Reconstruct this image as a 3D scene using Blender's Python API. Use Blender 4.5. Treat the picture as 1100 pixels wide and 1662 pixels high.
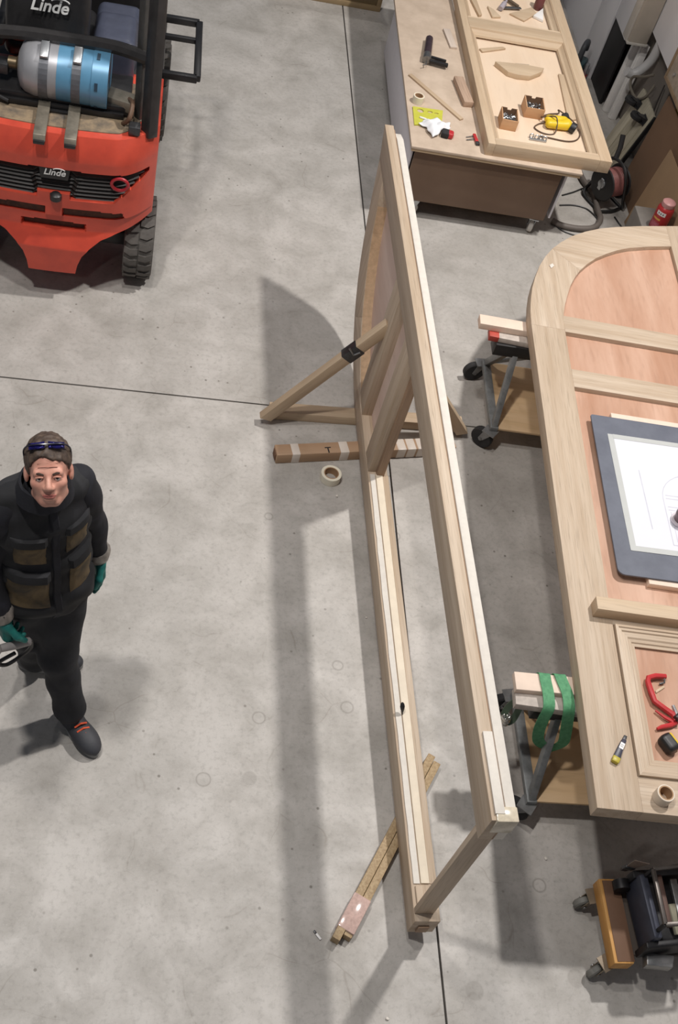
import bpy, bmesh, math, random
import numpy as np
from mathutils import Vector, Matrix, Euler
random.seed(7); np.random.seed(7)
for o in list(bpy.data.objects): bpy.data.objects.remove(o)
SC = bpy.context.scene; COL = SC.collection
PI = math.pi; R = math.radians

# ---------------------------------------------------------------- camera
CAMH = 4.6; FPX = 1876.56
CM = np.array([[0.97719314, -0.05135885, 0.20604813], [0.08666388, -0.78937437, -0.60776432], [0.19386319, 0.61176006, -0.76692027]])
cd = bpy.data.cameras.new('camera'); cam = bpy.data.objects.new('camera', cd); COL.objects.link(cam)
cd.sensor_fit = 'VERTICAL'; cd.sensor_height = 36.0; cd.lens = FPX / 1662 * 36.0; cd.clip_end = 60; cd.clip_start = .05
r_, d_, f_ = CM
cam.matrix_world = Matrix(((r_[0], -d_[0], -f_[0], 0), (r_[1], -d_[1], -f_[1], 0), (r_[2], -d_[2], -f_[2], CAMH), (0, 0, 0, 1)))
SC.camera = cam
# ---------------------------------------------------------------- light
W = bpy.data.worlds.new('World'); SC.world = W; W.use_nodes = True
W.node_tree.nodes['Background'].inputs[0].default_value = (.62, .76, 1, 1)
W.node_tree.nodes['Background'].inputs[1].default_value = .07
def lamp(name, x, y, z, power, size=.34, col=(1, .965, .925)):
    l = bpy.data.lights.new(name, 'AREA'); l.shape = 'DISK'; l.size = size; l.energy = power; l.color = col
    o = bpy.data.objects.new(name, l); COL.objects.link(o); o.location = (x, y, z); return o
lamp('high_bay_lamp_right', 3.9, 5.2, 7.5, 455)
lamp('high_bay_lamp_left', -1.3, 2.3, 7.5, 195)
lamp('high_bay_lamp_middle', -.3, 3.55, 7.5, 110)
lamp('high_bay_lamp_far', 1.0, 11.5, 7.5, 60)
lamp('high_bay_lamp_near', -2.6, -2.6, 7.5, 45)
vs = SC.view_settings; vs.view_transform = 'Standard'; vs.look = 'None'; vs.gamma = 1; vs.exposure = 0.0; vs.use_curve_mapping = False

# ---------------------------------------------------------------- helpers
def U(px, py, z=0.0):
    """point at height z seen at photograph pixel px, py (used to read real positions off the photograph)"""
    d = CM.T @ np.array([(px - 550) / FPX, (py - 831) / FPX, 1.0])
    t = (z - CAMH) / d[2]; return Vector((d[0] * t, d[1] * t, z))
def lin(c): return tuple(((v / 255) / 12.92 if v / 255 <= .04045 else ((v / 255 + .055) / 1.055) ** 2.4) for v in c)
MATS = {}
def _new(name):
    m = bpy.data.materials.new(name); m.use_nodes = True; nt = m.node_tree
    return m, nt, nt.nodes['Principled BSDF']
def _mixc(nt, fac, a, b):
    n = nt.nodes.new('ShaderNodeMix'); n.data_type = 'RGBA'
    for i, v in ((0, fac), (6, a), (7, b)):
        if hasattr(v, 'links'): nt.links.new(v, n.inputs[i])
        else: n.inputs[i].default_value = (*v, 1) if isinstance(v, tuple) else v
    return n.outputs[2]
def _ramp(nt, src, stops):
    n = nt.nodes.new('ShaderNodeValToRGB'); e = n.color_ramp.elements
    while len(e) < len(stops): e.new(.5)
    for i, (p, c) in enumerate(stops):
        e[i].position = p; e[i].color = (*c, 1) if isinstance(c, tuple) else (c, c, c, 1)
    nt.links.new(src, n.inputs[0]); return n.outputs[0]
def _noise(nt, vec, scale, detail=4, rough=.55, dist=0.0):
    n = nt.nodes.new('ShaderNodeTexNoise'); n.inputs['Scale'].default_value = scale; n.inputs['Detail'].default_value = detail
    n.inputs['Roughness'].default_value = rough; n.inputs['Distortion'].default_value = dist
    if vec is not None: nt.links.new(vec, n.inputs['Vector'])
    return n.outputs['Fac']
def _coord(nt, scale=(1, 1, 1), rnd=True):
    tc = nt.nodes.new('ShaderNodeTexCoord'); mp = nt.nodes.new('ShaderNodeMapping'); mp.inputs['Scale'].default_value = scale
    nt.links.new(tc.outputs['Object'], mp.inputs[0])
    if rnd:
        oi = nt.nodes.new('ShaderNodeObjectInfo'); mu = nt.nodes.new('ShaderNodeMath'); mu.operation = 'MULTIPLY'; mu.inputs[1].default_value = 37.0
        nt.links.new(oi.outputs['Random'], mu.inputs[0]); cx = nt.nodes.new('ShaderNodeCombineXYZ')
        for i in range(3): nt.links.new(mu.outputs[0], cx.inputs[i])
        nt.links.new(cx.outputs[0], mp.inputs['Location'])
    return mp.outputs[0]
def _bump(nt, b, src, s, d=.002):
    n = nt.nodes.new('ShaderNodeBump'); n.inputs['Strength'].default_value = s; n.inputs['Distance'].default_value = d
    nt.links.new(src, n.inputs['Height']); nt.links.new(n.outputs[0], b.inputs['Normal'])
def P(name, c, rough=.55, metal=0.0, var=.12, vs=18.0, bump=.0, c2=None):
    """plain painted / plastic / metal surface with a little mottling"""
    if name in MATS: return MATS[name]
    m, nt, b = _new(name); c = lin(c); k = lin(c2) if c2 else tuple(v * (1 - var) for v in c)
    n = _noise(nt, _coord(nt), vs, 5, .6)
    nt.links.new(_mixc(nt, _ramp(nt, n, [(.35, 0.), (.7, 1.)]), c, k), b.inputs['Base Color'])
    b.inputs['Roughness'].default_value = rough; b.inputs['Metallic'].default_value = metal
    if bump: _bump(nt, b, n, bump)
    MATS[name] = m; return m
def WOOD(name, c1, c2, axis=0, fine=26.0, rough=.6, pores=.35, long=1.0):
    """planed timber, grain along one object axis"""
    key = name + 'XYZ'[axis]
    if key in MATS: return MATS[key]
    m, nt, b = _new(key); c1, c2 = lin(c1), lin(c2)
    s = [fine] * 3; s[axis] = long; v = _coord(nt, s)
    g = _noise(nt, v, 1.0, 5, .6, .35)
    s2 = [fine * 9] * 3; s2[axis] = long * 7; v2 = _coord(nt, s2)
    g2 = _noise(nt, v2, 1.0, 2, .5, .2)
    s3 = [2.2] * 3; s3[axis] = .6; g3 = _noise(nt, _coord(nt, s3), 1.0, 2)
    base = _mixc(nt, _ramp(nt, g, [(.32, 0.), (.66, 1.)]), c1, c2)
    base = _mixc(nt, _ramp(nt, g3, [(.35, 0.), (.75, .35)]), base, tuple(x * .86 for x in c2))
    dark = tuple(x * .62 for x in c2)
    base = _mixc(nt, _ramp(nt, g2, [(.54, 0.), (.70, pores * 1.3)]), base, dark)
    nt.links.new(base, b.inputs['Base Color']); b.inputs['Roughness'].default_value = rough
    _bump(nt, b, g2, .12, .001)
    MATS[key] = m; return m
def oak(a=0): return WOOD('oak', (206, 188, 167), (182, 160, 136), a)
def pine(a=0): return WOOD('pine', (210, 188, 160), (192, 167, 138), a, fine=16, pores=.2)
def brownoak(a=0): return WOOD('raw_oak_edge', (176, 146, 120), (150, 122, 98), a)

class MB:
    def __init__(s): s.v = []; s.f = []; s.mi = None
    def add(s, v, f):
        o = len(s.v); s.v += [tuple(p) for p in v]; s.f += [tuple(i + o for i in q) for q in f]; return s
    def box(s, c, d, rot=None):
        x, y, z = (k / 2 for k in d); c = Vector(c)
        q = [Vector(p) for p in ((-x, -y, -z), (x, -y, -z), (x, y, -z), (-x, y, -z), (-x, -y, z), (x, -y, z), (x, y, z), (-x, y, z))]
        if rot is not None:
            rm = rot if isinstance(rot, Matrix) else Euler(rot).to_matrix(); q = [rm @ p for p in q]
        return s.add([p + c for p in q], [(3, 2, 1, 0), (4, 5, 6, 7), (0, 1, 5, 4), (1, 2, 6, 5), (2, 3, 7, 6), (3, 0, 4, 7)])
    def bar(s, a, b, w, h, up=(0, 0, 1)):
        a, b = Vector(a), Vector(b); d = b - a; M3 = frame(d, up)
        return s.box((a + b) / 2, (d.length, w, h), M3)
    def prism(s, poly, z0, z1, fn=None):
        n = len(poly); fn = fn or (lambda x, y, z: (x, y, z))
        v = [fn(x, y, z0) for x, y in poly] + [fn(x, y, z1) for x, y in poly]
        return s.add(v, [tuple(range(n))[::-1], tuple(range(n, 2 * n))] + [(i, (i + 1) % n, n + (i + 1) % n, n + i) for i in range(n)])
    def tube(s, path, r, n=8, cap=True, closed=False, flat=None):
        P_ = [Vector(p) for p in path]; N = len(P_); rr = r if isinstance(r, (list, tuple)) else [r] * N
        V = []; prev = None
        for i, p in enumerate(P_):
            if closed: t = P_[(i + 1) % N] - P_[i - 1]
            else: t = P_[min(i + 1, N - 1)] - P_[max(i - 1, 0)]
            t.normalize()
            if prev is None:
                u = Vector((0, 0, 1)) if abs(t.z) < .9 else Vector((1, 0, 0)); u = (u - t * u.dot(t)).normalized()
            else:
                u = prev - t * prev.dot(t); u = u.normalized() if u.length > 1e-6 else prev
            prev = u; w = t.cross(u)
            for k in range(n):
                a = 2 * PI * k / n; V.append(p + (u * math.cos(a) + w * math.sin(a) * (flat or 1)) * rr[i])
        F = [(i * n + k, i * n + (k + 1) % n, ((i + 1) % N) * n + (k + 1) % n, ((i + 1) % N) * n + k) for i in range(N if closed else N - 1) for k in range(n)]
        if cap and not closed: F += [tuple(range(n))[::-1], tuple(range((N - 1) * n, N * n))]
        return s.add(V, F)
    def lathe(s, prof, n=24, M4=None, close=False, cap=True):
        M4 = M4 or Matrix(); V = []; F = []; N = len(prof)
        for r, z in prof:
            for k in range(n):
                a = 2 * PI * k / n; V.append(M4 @ Vector((r * math.cos(a), r * math.sin(a), z)))
        for i in range(N if close else N - 1):
            j = (i + 1) % N
            F += [(i * n + k, i * n + (k + 1) % n, j * n + (k + 1) % n, j * n + k) for k in range(n)]
        if cap and not close: F += [tuple(range(n))[::-1], tuple(range((N - 1) * n, N * n))]
        return s.add(V, F)
    def strip(s, path, w, th, up=None):
        """flat ribbon of width w and thickness th along a path; up: list of width directions"""
        P_ = [Vector(p) for p in path]; N = len(P_); V = []
        for i, p in enumerate(P_):
            t = (P_[min(i + 1, N - 1)] - P_[max(i - 1, 0)]).normalized()
            a = Vector(up[i] if isinstance(up, list) else up); a = (a - t * a.dot(t)).normalized(); n = t.cross(a)
            for sa, sn in ((-1, -1), (1, -1), (1, 1), (-1, 1)): V.append(p + a * sa * w / 2 + n * sn * th / 2)
        F = [(i * 4 + k, i * 4 + (k + 1) % 4, i * 4 + 4 + (k + 1) % 4, i * 4 + 4 + k) for i in range(N - 1) for k in range(4)] + [(3, 2, 1, 0), tuple(range(4 * N - 4, 4 * N))]
        return s.add(V, F)
    def build(s, name, mat, parent=None, bevel=0.0, smooth=False, seg=2, fixn=True, M4=None):
        me = bpy.data.meshes.new(name); me.from_pydata([tuple(p) for p in s.v], [], s.f)
        bm = bmesh.new(); bm.from_mesh(me)
        if fixn: bmesh.ops.recalc_face_normals(bm, faces=bm.faces)
        if bevel:
            ed = [e for e in bm.edges if len(e.link_faces) == 2 and e.calc_face_angle(0) > .5]
            bmesh.ops.bevel(bm, geom=ed, offset=bevel, segments=seg, affect='EDGES', profile=.5, clamp_overlap=True)
        bm.to_mesh(me); bm.free()
        if smooth:
            for p in me.polygons: p.use_smooth = True
        if bevel or smooth:
            try: me.set_sharp_from_angle(angle=R(40))
            except Exception: pass
            if bevel:
                for p in me.polygons: p.use_smooth = True
        return link(name, me, mat, parent, M4)
def link(name, me, mat, parent=None, M4=None):
    o = bpy.data.objects.new(name, me); COL.objects.link(o)
    if mat is not None:
        me.materials.clear(); me.materials.append(mat)
    if parent is not None: o.parent = parent
    if M4 is not None: o.matrix_local = M4
    return o
def frame(d, up=(0, 0, 1)):
    x = Vector(d).normalized(); up = Vector(up)
    if abs(x.dot(up.normalized())) > .999: up = Vector((0, 1, 0))
    y = up.cross(x).normalized(); z = x.cross(y)
    return Matrix((x, y, z)).transposed()
def empty(name, loc=(0, 0, 0), rz=0.0, rot=None):
    o = bpy.data.objects.new(name, None); COL.objects.link(o); o.location = loc; o.empty_display_size = .1
    o.rotation_euler = rot if rot is not None else (0, 0, rz); return o
def tag(o, label=None, cat=None, group=None, kind=None):
    if label: o['label'] = label
    if cat: o['category'] = cat
    if group: o['group'] = group
    if kind: o['kind'] = kind
    return o
def beam(name, a, b, w, h, mat, parent=None, bevel=.002, up=(0, 0, 1), ends=(0, 0)):
    """timber or steel bar from a to b (own object, long axis = local X)"""
    a, b = Vector(a), Vector(b); L = (b - a).length; M3 = frame(b - a, up)
    m = MB(); x = L / 2
    v = [(-x + ends[0], -w / 2, -h / 2), (x - ends[1], -w / 2, -h / 2), (x - ends[1], w / 2, -h / 2), (-x + ends[0], w / 2, -h / 2), (-x, -w / 2, h / 2), (x, -w / 2, h / 2), (x, w / 2, h / 2), (-x, w / 2, h / 2)]
    m.add(v, [(3, 2, 1, 0), (4, 5, 6, 7), (0, 1, 5, 4), (1, 2, 6, 5), (2, 3, 7, 6), (3, 0, 4, 7)])
    return m.build(name, mat, parent, bevel, M4=Matrix.Translation((a + b) / 2) @ M3.to_4x4())
def children(o): return [c for c in bpy.data.objects if c.parent == o]
def copy_tree(o, parent=None):
    c = o.copy(); COL.objects.link(c); c.parent = parent
    for ch in children(o): copy_tree(ch, c)
    return c
def text(name, body, size, mat, parent, M4, depth=.001, bold=False, shear=0.0):
    cu = bpy.data.curves.new(name, 'FONT'); cu.body = body; cu.size = size; cu.extrude = depth; cu.align_x = 'CENTER'; cu.align_y = 'CENTER'; cu.shear = shear
    if bold: cu.offset = size * .02
    t = bpy.data.objects.new(name + '_t', cu); COL.objects.link(t)
    dg = bpy.context.evaluated_depsgraph_get(); me = bpy.data.meshes.new_from_object(t.evaluated_get(dg))
    bpy.data.objects.remove(t); me.name = name
    return link(name, me, mat, parent, M4)

# ---- implicit surfaces (organic shapes): smooth union of primitives meshed with surface nets
def s_ell(c, r, rot=None):
    c = np.array(c, float); r = np.array(r, float); Rm = np.array(rot.transposed()) if rot is not None else None
    def fn(X):
        q = X - c
        if Rm is not None: q = q @ Rm.T
        k0 = np.sqrt(((q / r) ** 2).sum(-1)); k1 = np.sqrt(((q / r ** 2) ** 2).sum(-1)) + 1e-9
        return k0 * (k0 - 1) / k1
    return fn
def s_cone(a, b, ra, rb, sq=None):
    a = np.array(a, float); b = np.array(b, float)
    def fn(X):
        ab = b - a; q = X - a
        if sq is not None:      # squash along a direction (n, factor)
            n, k = np.array(sq[0], float), sq[1]; n = n / np.linalg.norm(n)
            q = q + (q @ n)[..., None] * n * (1 / k - 1); ab = ab + (ab @ n) * n * (1 / k - 1)
        t = np.clip((q @ ab) / (ab @ ab), 0, 1)
        return np.linalg.norm(q - t[..., None] * ab, axis=-1) - (ra + (rb - ra) * t)
    return fn
def s_box(c, h, r=.01, rot=None):
    c = np.array(c, float); h = np.array(h, float) - r; Rm = np.array(rot.transposed()) if rot is not None else None
    def fn(X):
        q = X - c
        if Rm is not None: q = q @ Rm.T
        q = np.abs(q) - h
        return np.linalg.norm(np.maximum(q, 0), axis=-1) + np.minimum(q.max(-1), 0) - r
    return fn
def smin(fs, k):
    def fn(X):
        d = fs[0](X)
        for g in fs[1:]:
            e = g(X); h = np.clip(.5 + .5 * (e - d) / k, 0, 1); d = e + (d - e) * h - k * h * (1 - h)
        return d
    return fn
def s_sub(f, g, k=.004):
    def fn(X):
        d = f(X); e = -g(X); h = np.clip(.5 - .5 * (d - e) / k, 0, 1)
        return d + (e - d) * h + k * h * (1 - h)
    return fn
def nets(fn, lo, hi, res, disp=None):
    lo = np.array(lo, float); hi = np.array(hi, float); n = np.ceil((hi - lo) / res).astype(int) + 1
    g = np.stack(np.meshgrid(*[lo[i] + res * np.arange(n[i]) for i in range(3)], indexing='ij'), -1)
    D = fn(g)
    if disp is not None: D = D + disp(g)
    ins = D < 0; nx, ny, nz = n - 1
    acc = np.zeros((nx, ny, nz, 3)); cnt = np.zeros((nx, ny, nz))
    cor = [(i, j, k) for i in (0, 1) for j in (0, 1) for k in (0, 1)]
    sub = lambda A, c: A[c[0]:c[0] + nx, c[1]:c[1] + ny, c[2]:c[2] + nz]
    for a in cor:
        for ax in range(3):
            if a[ax] == 0:
                b = list(a); b[ax] = 1; da, db = sub(D, a), sub(D, b); m = (da < 0) != (db < 0)
                t = np.where(m, da / np.where(m, da - db, 1), 0)
                p = np.zeros((nx, ny, nz, 3)); p[...] = a; p[..., ax] += t
                acc += np.where(m[..., None], p, 0); cnt += m
    act = cnt > 0; idx = -np.ones((nx, ny, nz), int); idx[act] = np.arange(act.sum())
    base = np.stack(np.meshgrid(np.arange(nx), np.arange(ny), np.arange(nz), indexing='ij'), -1)
    V = lo + res * (base[act] + acc[act] / cnt[act][:, None])
    F = []
    for ax in range(3):
        o1, o2 = [(1, 2), (2, 0), (0, 1)][ax]
        A = ins; sl = [slice(1, m) for m in n - 1]; sl[ax] = slice(0, n[ax] - 1)
        sl2 = list(sl); sl2[ax] = slice(1, n[ax]); a = A[tuple(sl)]; b = A[tuple(sl2)]; w = np.argwhere(a != b)
        if not len(w): continue
        off = np.array([1, 1, 1]); off[ax] = 0; w = w + off
        e1 = np.zeros(3, int); e1[o1] = 1; e2 = np.zeros(3, int); e2[o2] = 1
        q = [idx[tuple(x.T)] for x in (w - e1 - e2, w - e2, w, w - e1)]; q = np.stack(q, 1)
        fl = A[tuple(w.T)]; q[~fl] = q[~fl][:, ::-1]; F.append(q)
    F = np.concatenate(F); return V, F
def organic(name, fn, lo, hi, res, mat, parent=None, disp=None, smooth_it=2, M4=None):
    V, F = nets(fn, lo, hi, res, disp)
    me = bpy.data.meshes.new(name); me.from_pydata(V.tolist(), [], F.tolist())
    bm = bmesh.new(); bm.from_mesh(me)
    for _ in range(smooth_it): bmesh.ops.smooth_vert(bm, verts=bm.verts, factor=.5, use_axis_x=True, use_axis_y=True, use_axis_z=True)
    bmesh.ops.recalc_face_normals(bm, faces=bm.faces); bm.to_mesh(me); bm.free()
    for p in me.polygons: p.use_smooth = True
    return link(name, me, mat, parent, M4)
def arc(c, r, a0, a1, n): return [(c[0] + r * math.cos(a0 + (a1 - a0) * i / n), c[1] + r * math.sin(a0 + (a1 - a0) * i / n)) for i in range(n + 1)]
def spline(pts, n=8, closed=False):
    P_ = [Vector(p) for p in pts]; N = len(P_); out = []
    for i in range(N if closed else N - 1):
        g = lambda k: P_[k % N] if closed else P_[max(0, min(N - 1, k))]
        a, b, c, d = g(i - 1), g(i), g(i + 1), g(i + 2)
        for k in range(n):
            t = k / n; out.append(.5 * ((2 * b) + (c - a) * t + (2 * a - 5 * b + 4 * c - d) * t * t + (3 * b - a - 3 * c + d) * t ** 3))
    if not closed: out.append(P_[-1])
    return out

# ---------------------------------------------------------------- shared materials
def concrete():
    m, nt, b = _new('polished_concrete'); tc = nt.nodes.new('ShaderNodeTexCoord'); v = tc.outputs['Object']
    big = _noise(nt, v, .55, 5, .6, .4); mid = _noise(nt, v, 3.2, 6, .65, .3); fine = _noise(nt, v, 42, 4, .7); grit = _noise(nt, v, 160, 2, .6)
    c = _mixc(nt, _ramp(nt, big, [(.3, 0.), (.72, 1.)]), lin((198, 192, 186)), lin((178, 174, 169)))
    c = _mixc(nt, _ramp(nt, mid, [(.36, 0.), (.72, .9)]), c, lin((150, 145, 138)))
    c = _mixc(nt, _ramp(nt, fine, [(.5, 0.), (.75, .5)]), c, lin((136, 132, 126)))
    c = _mixc(nt, _ramp(nt, grit, [(.62, 0.), (.72, .3)]), c, lin((208, 203, 196)))
    # small dark drips and chips
    vo = nt.nodes.new('ShaderNodeTexVoronoi'); vo.inputs['Scale'].default_value = 11; nt.links.new(v, vo.inputs['Vector'])
    msk = _noise(nt, v, 1.3, 3, .6); spot = _ramp(nt, vo.outputs['Distance'], [(.05, 1.), (.09, 0.)])
    mm = nt.nodes.new('ShaderNodeMath'); mm.operation = 'MULTIPLY'; nt.links.new(spot, mm.inputs[0]); nt.links.new(_ramp(nt, msk, [(.41, 0.), (.56, .85)]), mm.inputs[1])
    c = _mixc(nt, mm.outputs[0], c, lin((112, 106, 98)))
    # crazing: thin wandering hair cracks
    wv = nt.nodes.new('ShaderNodeTexNoise'); wv.inputs['Scale'].default_value = 2.4; nt.links.new(v, wv.inputs['Vector'])
    ad = nt.nodes.new('ShaderNodeVectorMath'); ad.operation = 'MULTIPLY_ADD'; ad.inputs[1].default_value = (.5, .5, 0); nt.links.new(wv.outputs['Color'], ad.inputs[0]); nt.links.new(v, ad.inputs[2])
    v2 = nt.nodes.new('ShaderNodeTexVoronoi'); v2.feature = 'DISTANCE_TO_EDGE'; v2.inputs['Scale'].default_value = 1.9; nt.links.new(ad.outputs[0], v2.inputs['Vector'])
    m2 = nt.nodes.new('ShaderNodeMath'); m2.operation = 'MULTIPLY'; nt.links.new(_ramp(nt, v2.outputs['Distance'], [(.0, 1.), (.006, 0.)]), m2.inputs[0]); nt.links.new(_ramp(nt, mid, [(.5, 0.), (.6, .45)]), m2.inputs[1])
    c = _mixc(nt, m2.outputs[0], c, lin((130, 122, 112)))
    # rings and round patches left by tins and plugs
    for px, py, r, full in ((563, 1148, .030, 0), (875, 1437, .030, 0), (330, 1265, .032, 0), (436, 838, .022, 0), (548, 1080, .026, 0), (420, 1165, .03, 0), (640, 870, .03, 0), (720, 770, .03, 0), (935, 1588, .036, 1), (770, 1608, .036, 1), (405, 1263, .03, 1)):
        q = U(px, py, 0); dn = nt.nodes.new('ShaderNodeVectorMath'); dn.operation = 'DISTANCE'; dn.inputs[1].default_value = q; nt.links.new(v, dn.inputs[0])
        st_ = [(0., .28), (min(1, r), .28), (min(1, r + .004), 0.)] if full else [(r - .006, 0.), (r - .003, .5), (r, .5), (r + .003, 0.)]
        c = _mixc(nt, _ramp(nt, dn.outputs['Value'], st_), c, lin((120, 114, 106)))
    nt.links.new(c, b.inputs['Base Color']); nt.links.new(_ramp(nt, mid, [(.3, .42), (.7, .62)]), b.inputs['Roughness'])
    _bump(nt, b, fine, .12, .001); return m
M_FLOOR = concrete()
M_JOINT = P('joint_dark', (70, 66, 62), .9)  # dark filler colour under the saw-cut joints
M_PLY = WOOD('plywood_face', (212, 176, 154), (180, 136, 110), 1, fine=5, pores=.15, long=.9)
M_WHITE = P('white_paint', (238, 235, 232), .5, var=.05)
M_PRIMER = P('white_primer', (220, 213, 203), .6, var=.09, vs=30)
M_PAPER = P('paper', (222, 222, 230), .7, var=.02)
M_BLACK = P('black_plastic', (34, 33, 34), .45, var=.3)
M_RUB = P('rubber', (46, 45, 46), .8, var=.3)
M_STEEL = P('worn_steel', (150, 150, 150), .38, .85, var=.35, vs=30)
M_DSTEEL = P('dark_steel', (88, 88, 90), .42, .7, var=.4, vs=30)
M_ZINC = P('zinc', (196, 198, 200), .35, .8, var=.2)
M_RED = P('red_plastic', (196, 52, 56), .4, var=.15)
M_MASK = P('masking_tape', (236, 228, 208), .65, var=.06)
M_CARD = P('cardboard', (176, 142, 108), .8, var=.1, vs=6)
M_YEL = P('tool_yellow', (236, 200, 40), .4, var=.1)
# ---------------------------------------------------------------- floor: poured slabs with saw-cut joints
fl = tag(empty('floor'), kind='structure')
JX, JY = 1.462, 4.374          # the two joints
g = .005
XS = [(-7, JX - g), (JX + g, 8)]; YS = [(-2.5, JY - g), (JY + g, 14)]
for x0, x1 in XS:
    for y0, y1 in YS:
        MB().box(((x0 + x1) / 2, (y0 + y1) / 2, -.06), (x1 - x0, y1 - y0, .12)).build('slab', M_FLOOR, fl, M4=None)
MB().box((.5, 5.75, -.0745), (15, 16.5, .125)).build('joint_filler', M_JOINT, fl)
# ---------------------------------------------------------------- the two arched door leaves  (local x = width from hinge side, y = length, z = thickness)
OUT = [(0, 2.72), (.004, 2.82), (.016, 2.92), (.034, 3.02), (.060, 3.115), (.096, 3.22), (.141, 3.315), (.190, 3.395), (.251, 3.47), (.330, 3.548), (.418, 3.612), (.515, 3.667), (.624, 3.712), (.788, 3.766), (.955, 3.812)]
INN = [(.188, 2.72), (.189, 2.79), (.198, 2.86), (.213, 2.93), (.236, 3.01), (.266, 3.10), (.302, 3.18), (.340, 3.246), (.388, 3.31), (.452, 3.38), (.528, 3.442), (.598, 3.49), (.673, 3.530), (.815, 3.582), (.955, 3.622)]
WL, TOPL = 1.13, 3.862
def leaf_frame(par, T, sw, mat_stile, j=7):
    s = MB().prism([(0, 0), (sw, 0), (sw, 2.72), (0, 2.72)], -.016 if sw < .15 else 0, T); s.build('hinge_stile', oak(1), par, .002)
    I = [(p[0] - .188 + sw + (.188 - sw) * min(1, i / 9), p[1]) for i, p in enumerate(INN)]
    MB().prism(OUT[:j + 1] + I[:j + 1][::-1], 0, T).build('arch_segment', oak(1), par, .002)
    MB().prism(OUT[j:] + I[j:][::-1], 0, T).build('arch_segment', oak(0), par, .002)
    return I
def moulding(par, x0, x1, y0, y1, T, name='panel_moulding'):
    """stepped bolection moulding, four mitred lengths"""
    prof = [(0, 0), (0, .014), (.012, .016), (.015, .010), (.026, .010), (.03, .004), (.052, .002), (.058, -.004), (.070, -.006), (.074, -.012), (.086, -.014), (.086, -.022), (0, -.022)]
    cs = [(x0, y0), (x1, y0), (x1, y1), (x0, y1)]
    for i in range(4):
        a, b = Vector(cs[i]), Vector(cs[(i + 1) % 4]); d = (b - a).normalized(); nrm = Vector((-d.y, d.x)); m = MB(); V = []
        for (p, h) in prof:
            q0 = a + (d + nrm) * p; q1 = b + (-d + nrm) * p
            V += [(q0.x, q0.y, T + h), (q1.x, q1.y, T + h)]
        n = len(prof); F = [(2 * k, 2 * k + 1, 2 * ((k + 1) % n) + 1, 2 * ((k + 1) % n)) for k in range(n)] + [tuple(range(0, 2 * n, 2)), tuple(range(1, 2 * n, 2))[::-1]]
        m.add(V, F).build(name, oak(0 if i % 2 == 0 else 1), par)
# --- leaf lying on the trestles
LZ = .72; LT = .075
lo = U(969, 1311, LZ)
LR = -R(3.65)
LM = Matrix.Translation((lo.x, lo.y, LZ)) @ Matrix.Rotation(LR, 4, 'Z')      # maps (x, y, height over the top face)
def onleaf(px, py, dz=0.0): p = U(px, py, LZ + dz); return p
ly = empty('arched_door_leaf', (lo.x, lo.y, LZ - LT), LR)
tag(ly, 'arched oak door leaf lying flat on trestles at the right edge', 'door leaf')
I1 = leaf_frame(ly, LT, .188, 0)
MB().prism([(.955, 0), (WL, 0), (WL, TOPL), (.955, 3.812)], 0, LT).build('meeting_stile', oak(1), ly, .002)
for y0, y1, nm in ((0, .15, 'bottom_rail'), (.86, 1.0, 'middle_rail'), (2.297, 2.425, 'cross_rail'), (2.706, 2.832, 'cross_rail')):
    MB().box(((.188 + .955) / 2, (y0 + y1) / 2, LT / 2), (.767, y1 - y0, LT - .0006)).build(nm, oak(0), ly, .0015)
PR = .048
MB().prism([(.19, 1.0), (.953, 1.0), (.953, 2.297), (.19, 2.297)], .02, PR).build('panel', M_PLY, ly)
MB().prism([(.19, 2.425), (.953, 2.425), (.953, 2.706), (.19, 2.706)], .02, PR).build('panel', M_PLY, ly)
MB().prism([(.953, 2.832)] + [(p[0] + .001, p[1]) for p in I1[::-1] if p[1] > 2.84] + [(.19, 2.832)], .02, PR).build('panel', M_PLY, ly)
MB().prism([(.19, .151), (.953, .151), (.953, .86), (.19, .86)], .02, PR).build('panel', M_PLY, ly)
moulding(ly, .193, .95, .151, .856, LT)
# --- leaf standing on its long edge
ST = .09
so = Vector((1.315, 1.498, .062)); sa = R(.86)
ex = Vector((math.cos(sa), math.sin(sa), 0)); ey = Vector((-math.sin(sa), math.cos(sa), 0))
SM = Matrix.Translation(so + ex * ST) @ Matrix((Vector((0, 0, 1)), ey, -ex)).transposed().to_4x4()
st = empty('arched_door_leaf'); st.matrix_world = SM
tag(st, 'arched oak door frame standing upright on its long edge on the floor', 'door leaf')
SW = 1.113; HS = .125
M_PLY2 = WOOD('pale_plywood', (230, 208, 196), (214, 188, 174), 1, fine=5, pores=.1, long=.9)
I2 = leaf_frame(st, ST, HS, 0)
MB().prism([(.955, 0), (SW, 0), (SW, 3.90), (.955, 3.812)], .042, ST).build('meeting_stile', oak(1), st, .0015)
MB().prism([(.955, .0), (SW - .006, 0), (SW - .006, 3.87), (.955, 3.812)], .036, .042).build('groove', brownoak(1), st)
MB().prism([(.955, 0), (SW + .003, 0.), (SW + .003, 3.78), (SW - .02, 3.86), (.955, 3.812)], 0, .036).build('primed_edge_strip', M_PRIMER, st, .002)
for y0, y1, nm in ((.03, .054, 'bottom_rail'), (2.305, 2.435, 'cross_rail'), (2.70, 2.86, 'cross_rail')):
    MB().box(((HS + .955) / 2, (y0 + y1) / 2, ST * .5 + .004), (.955 - HS, y1 - y0, ST - .012)).build(nm, oak(0), st, .0015)
    if nm == 'cross_rail' and y0 < 2.5: MB().box(((HS + .955) / 2, y0 - .014, .026), (.955 - HS, .03, .04)).build('rail_moulding', brownoak(0), st, .002)
MB().prism([(HS, 2.435), (.953, 2.435), (.953, 2.70), (HS, 2.70)], .012, .034).build('panel', M_PLY2, st)
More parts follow.
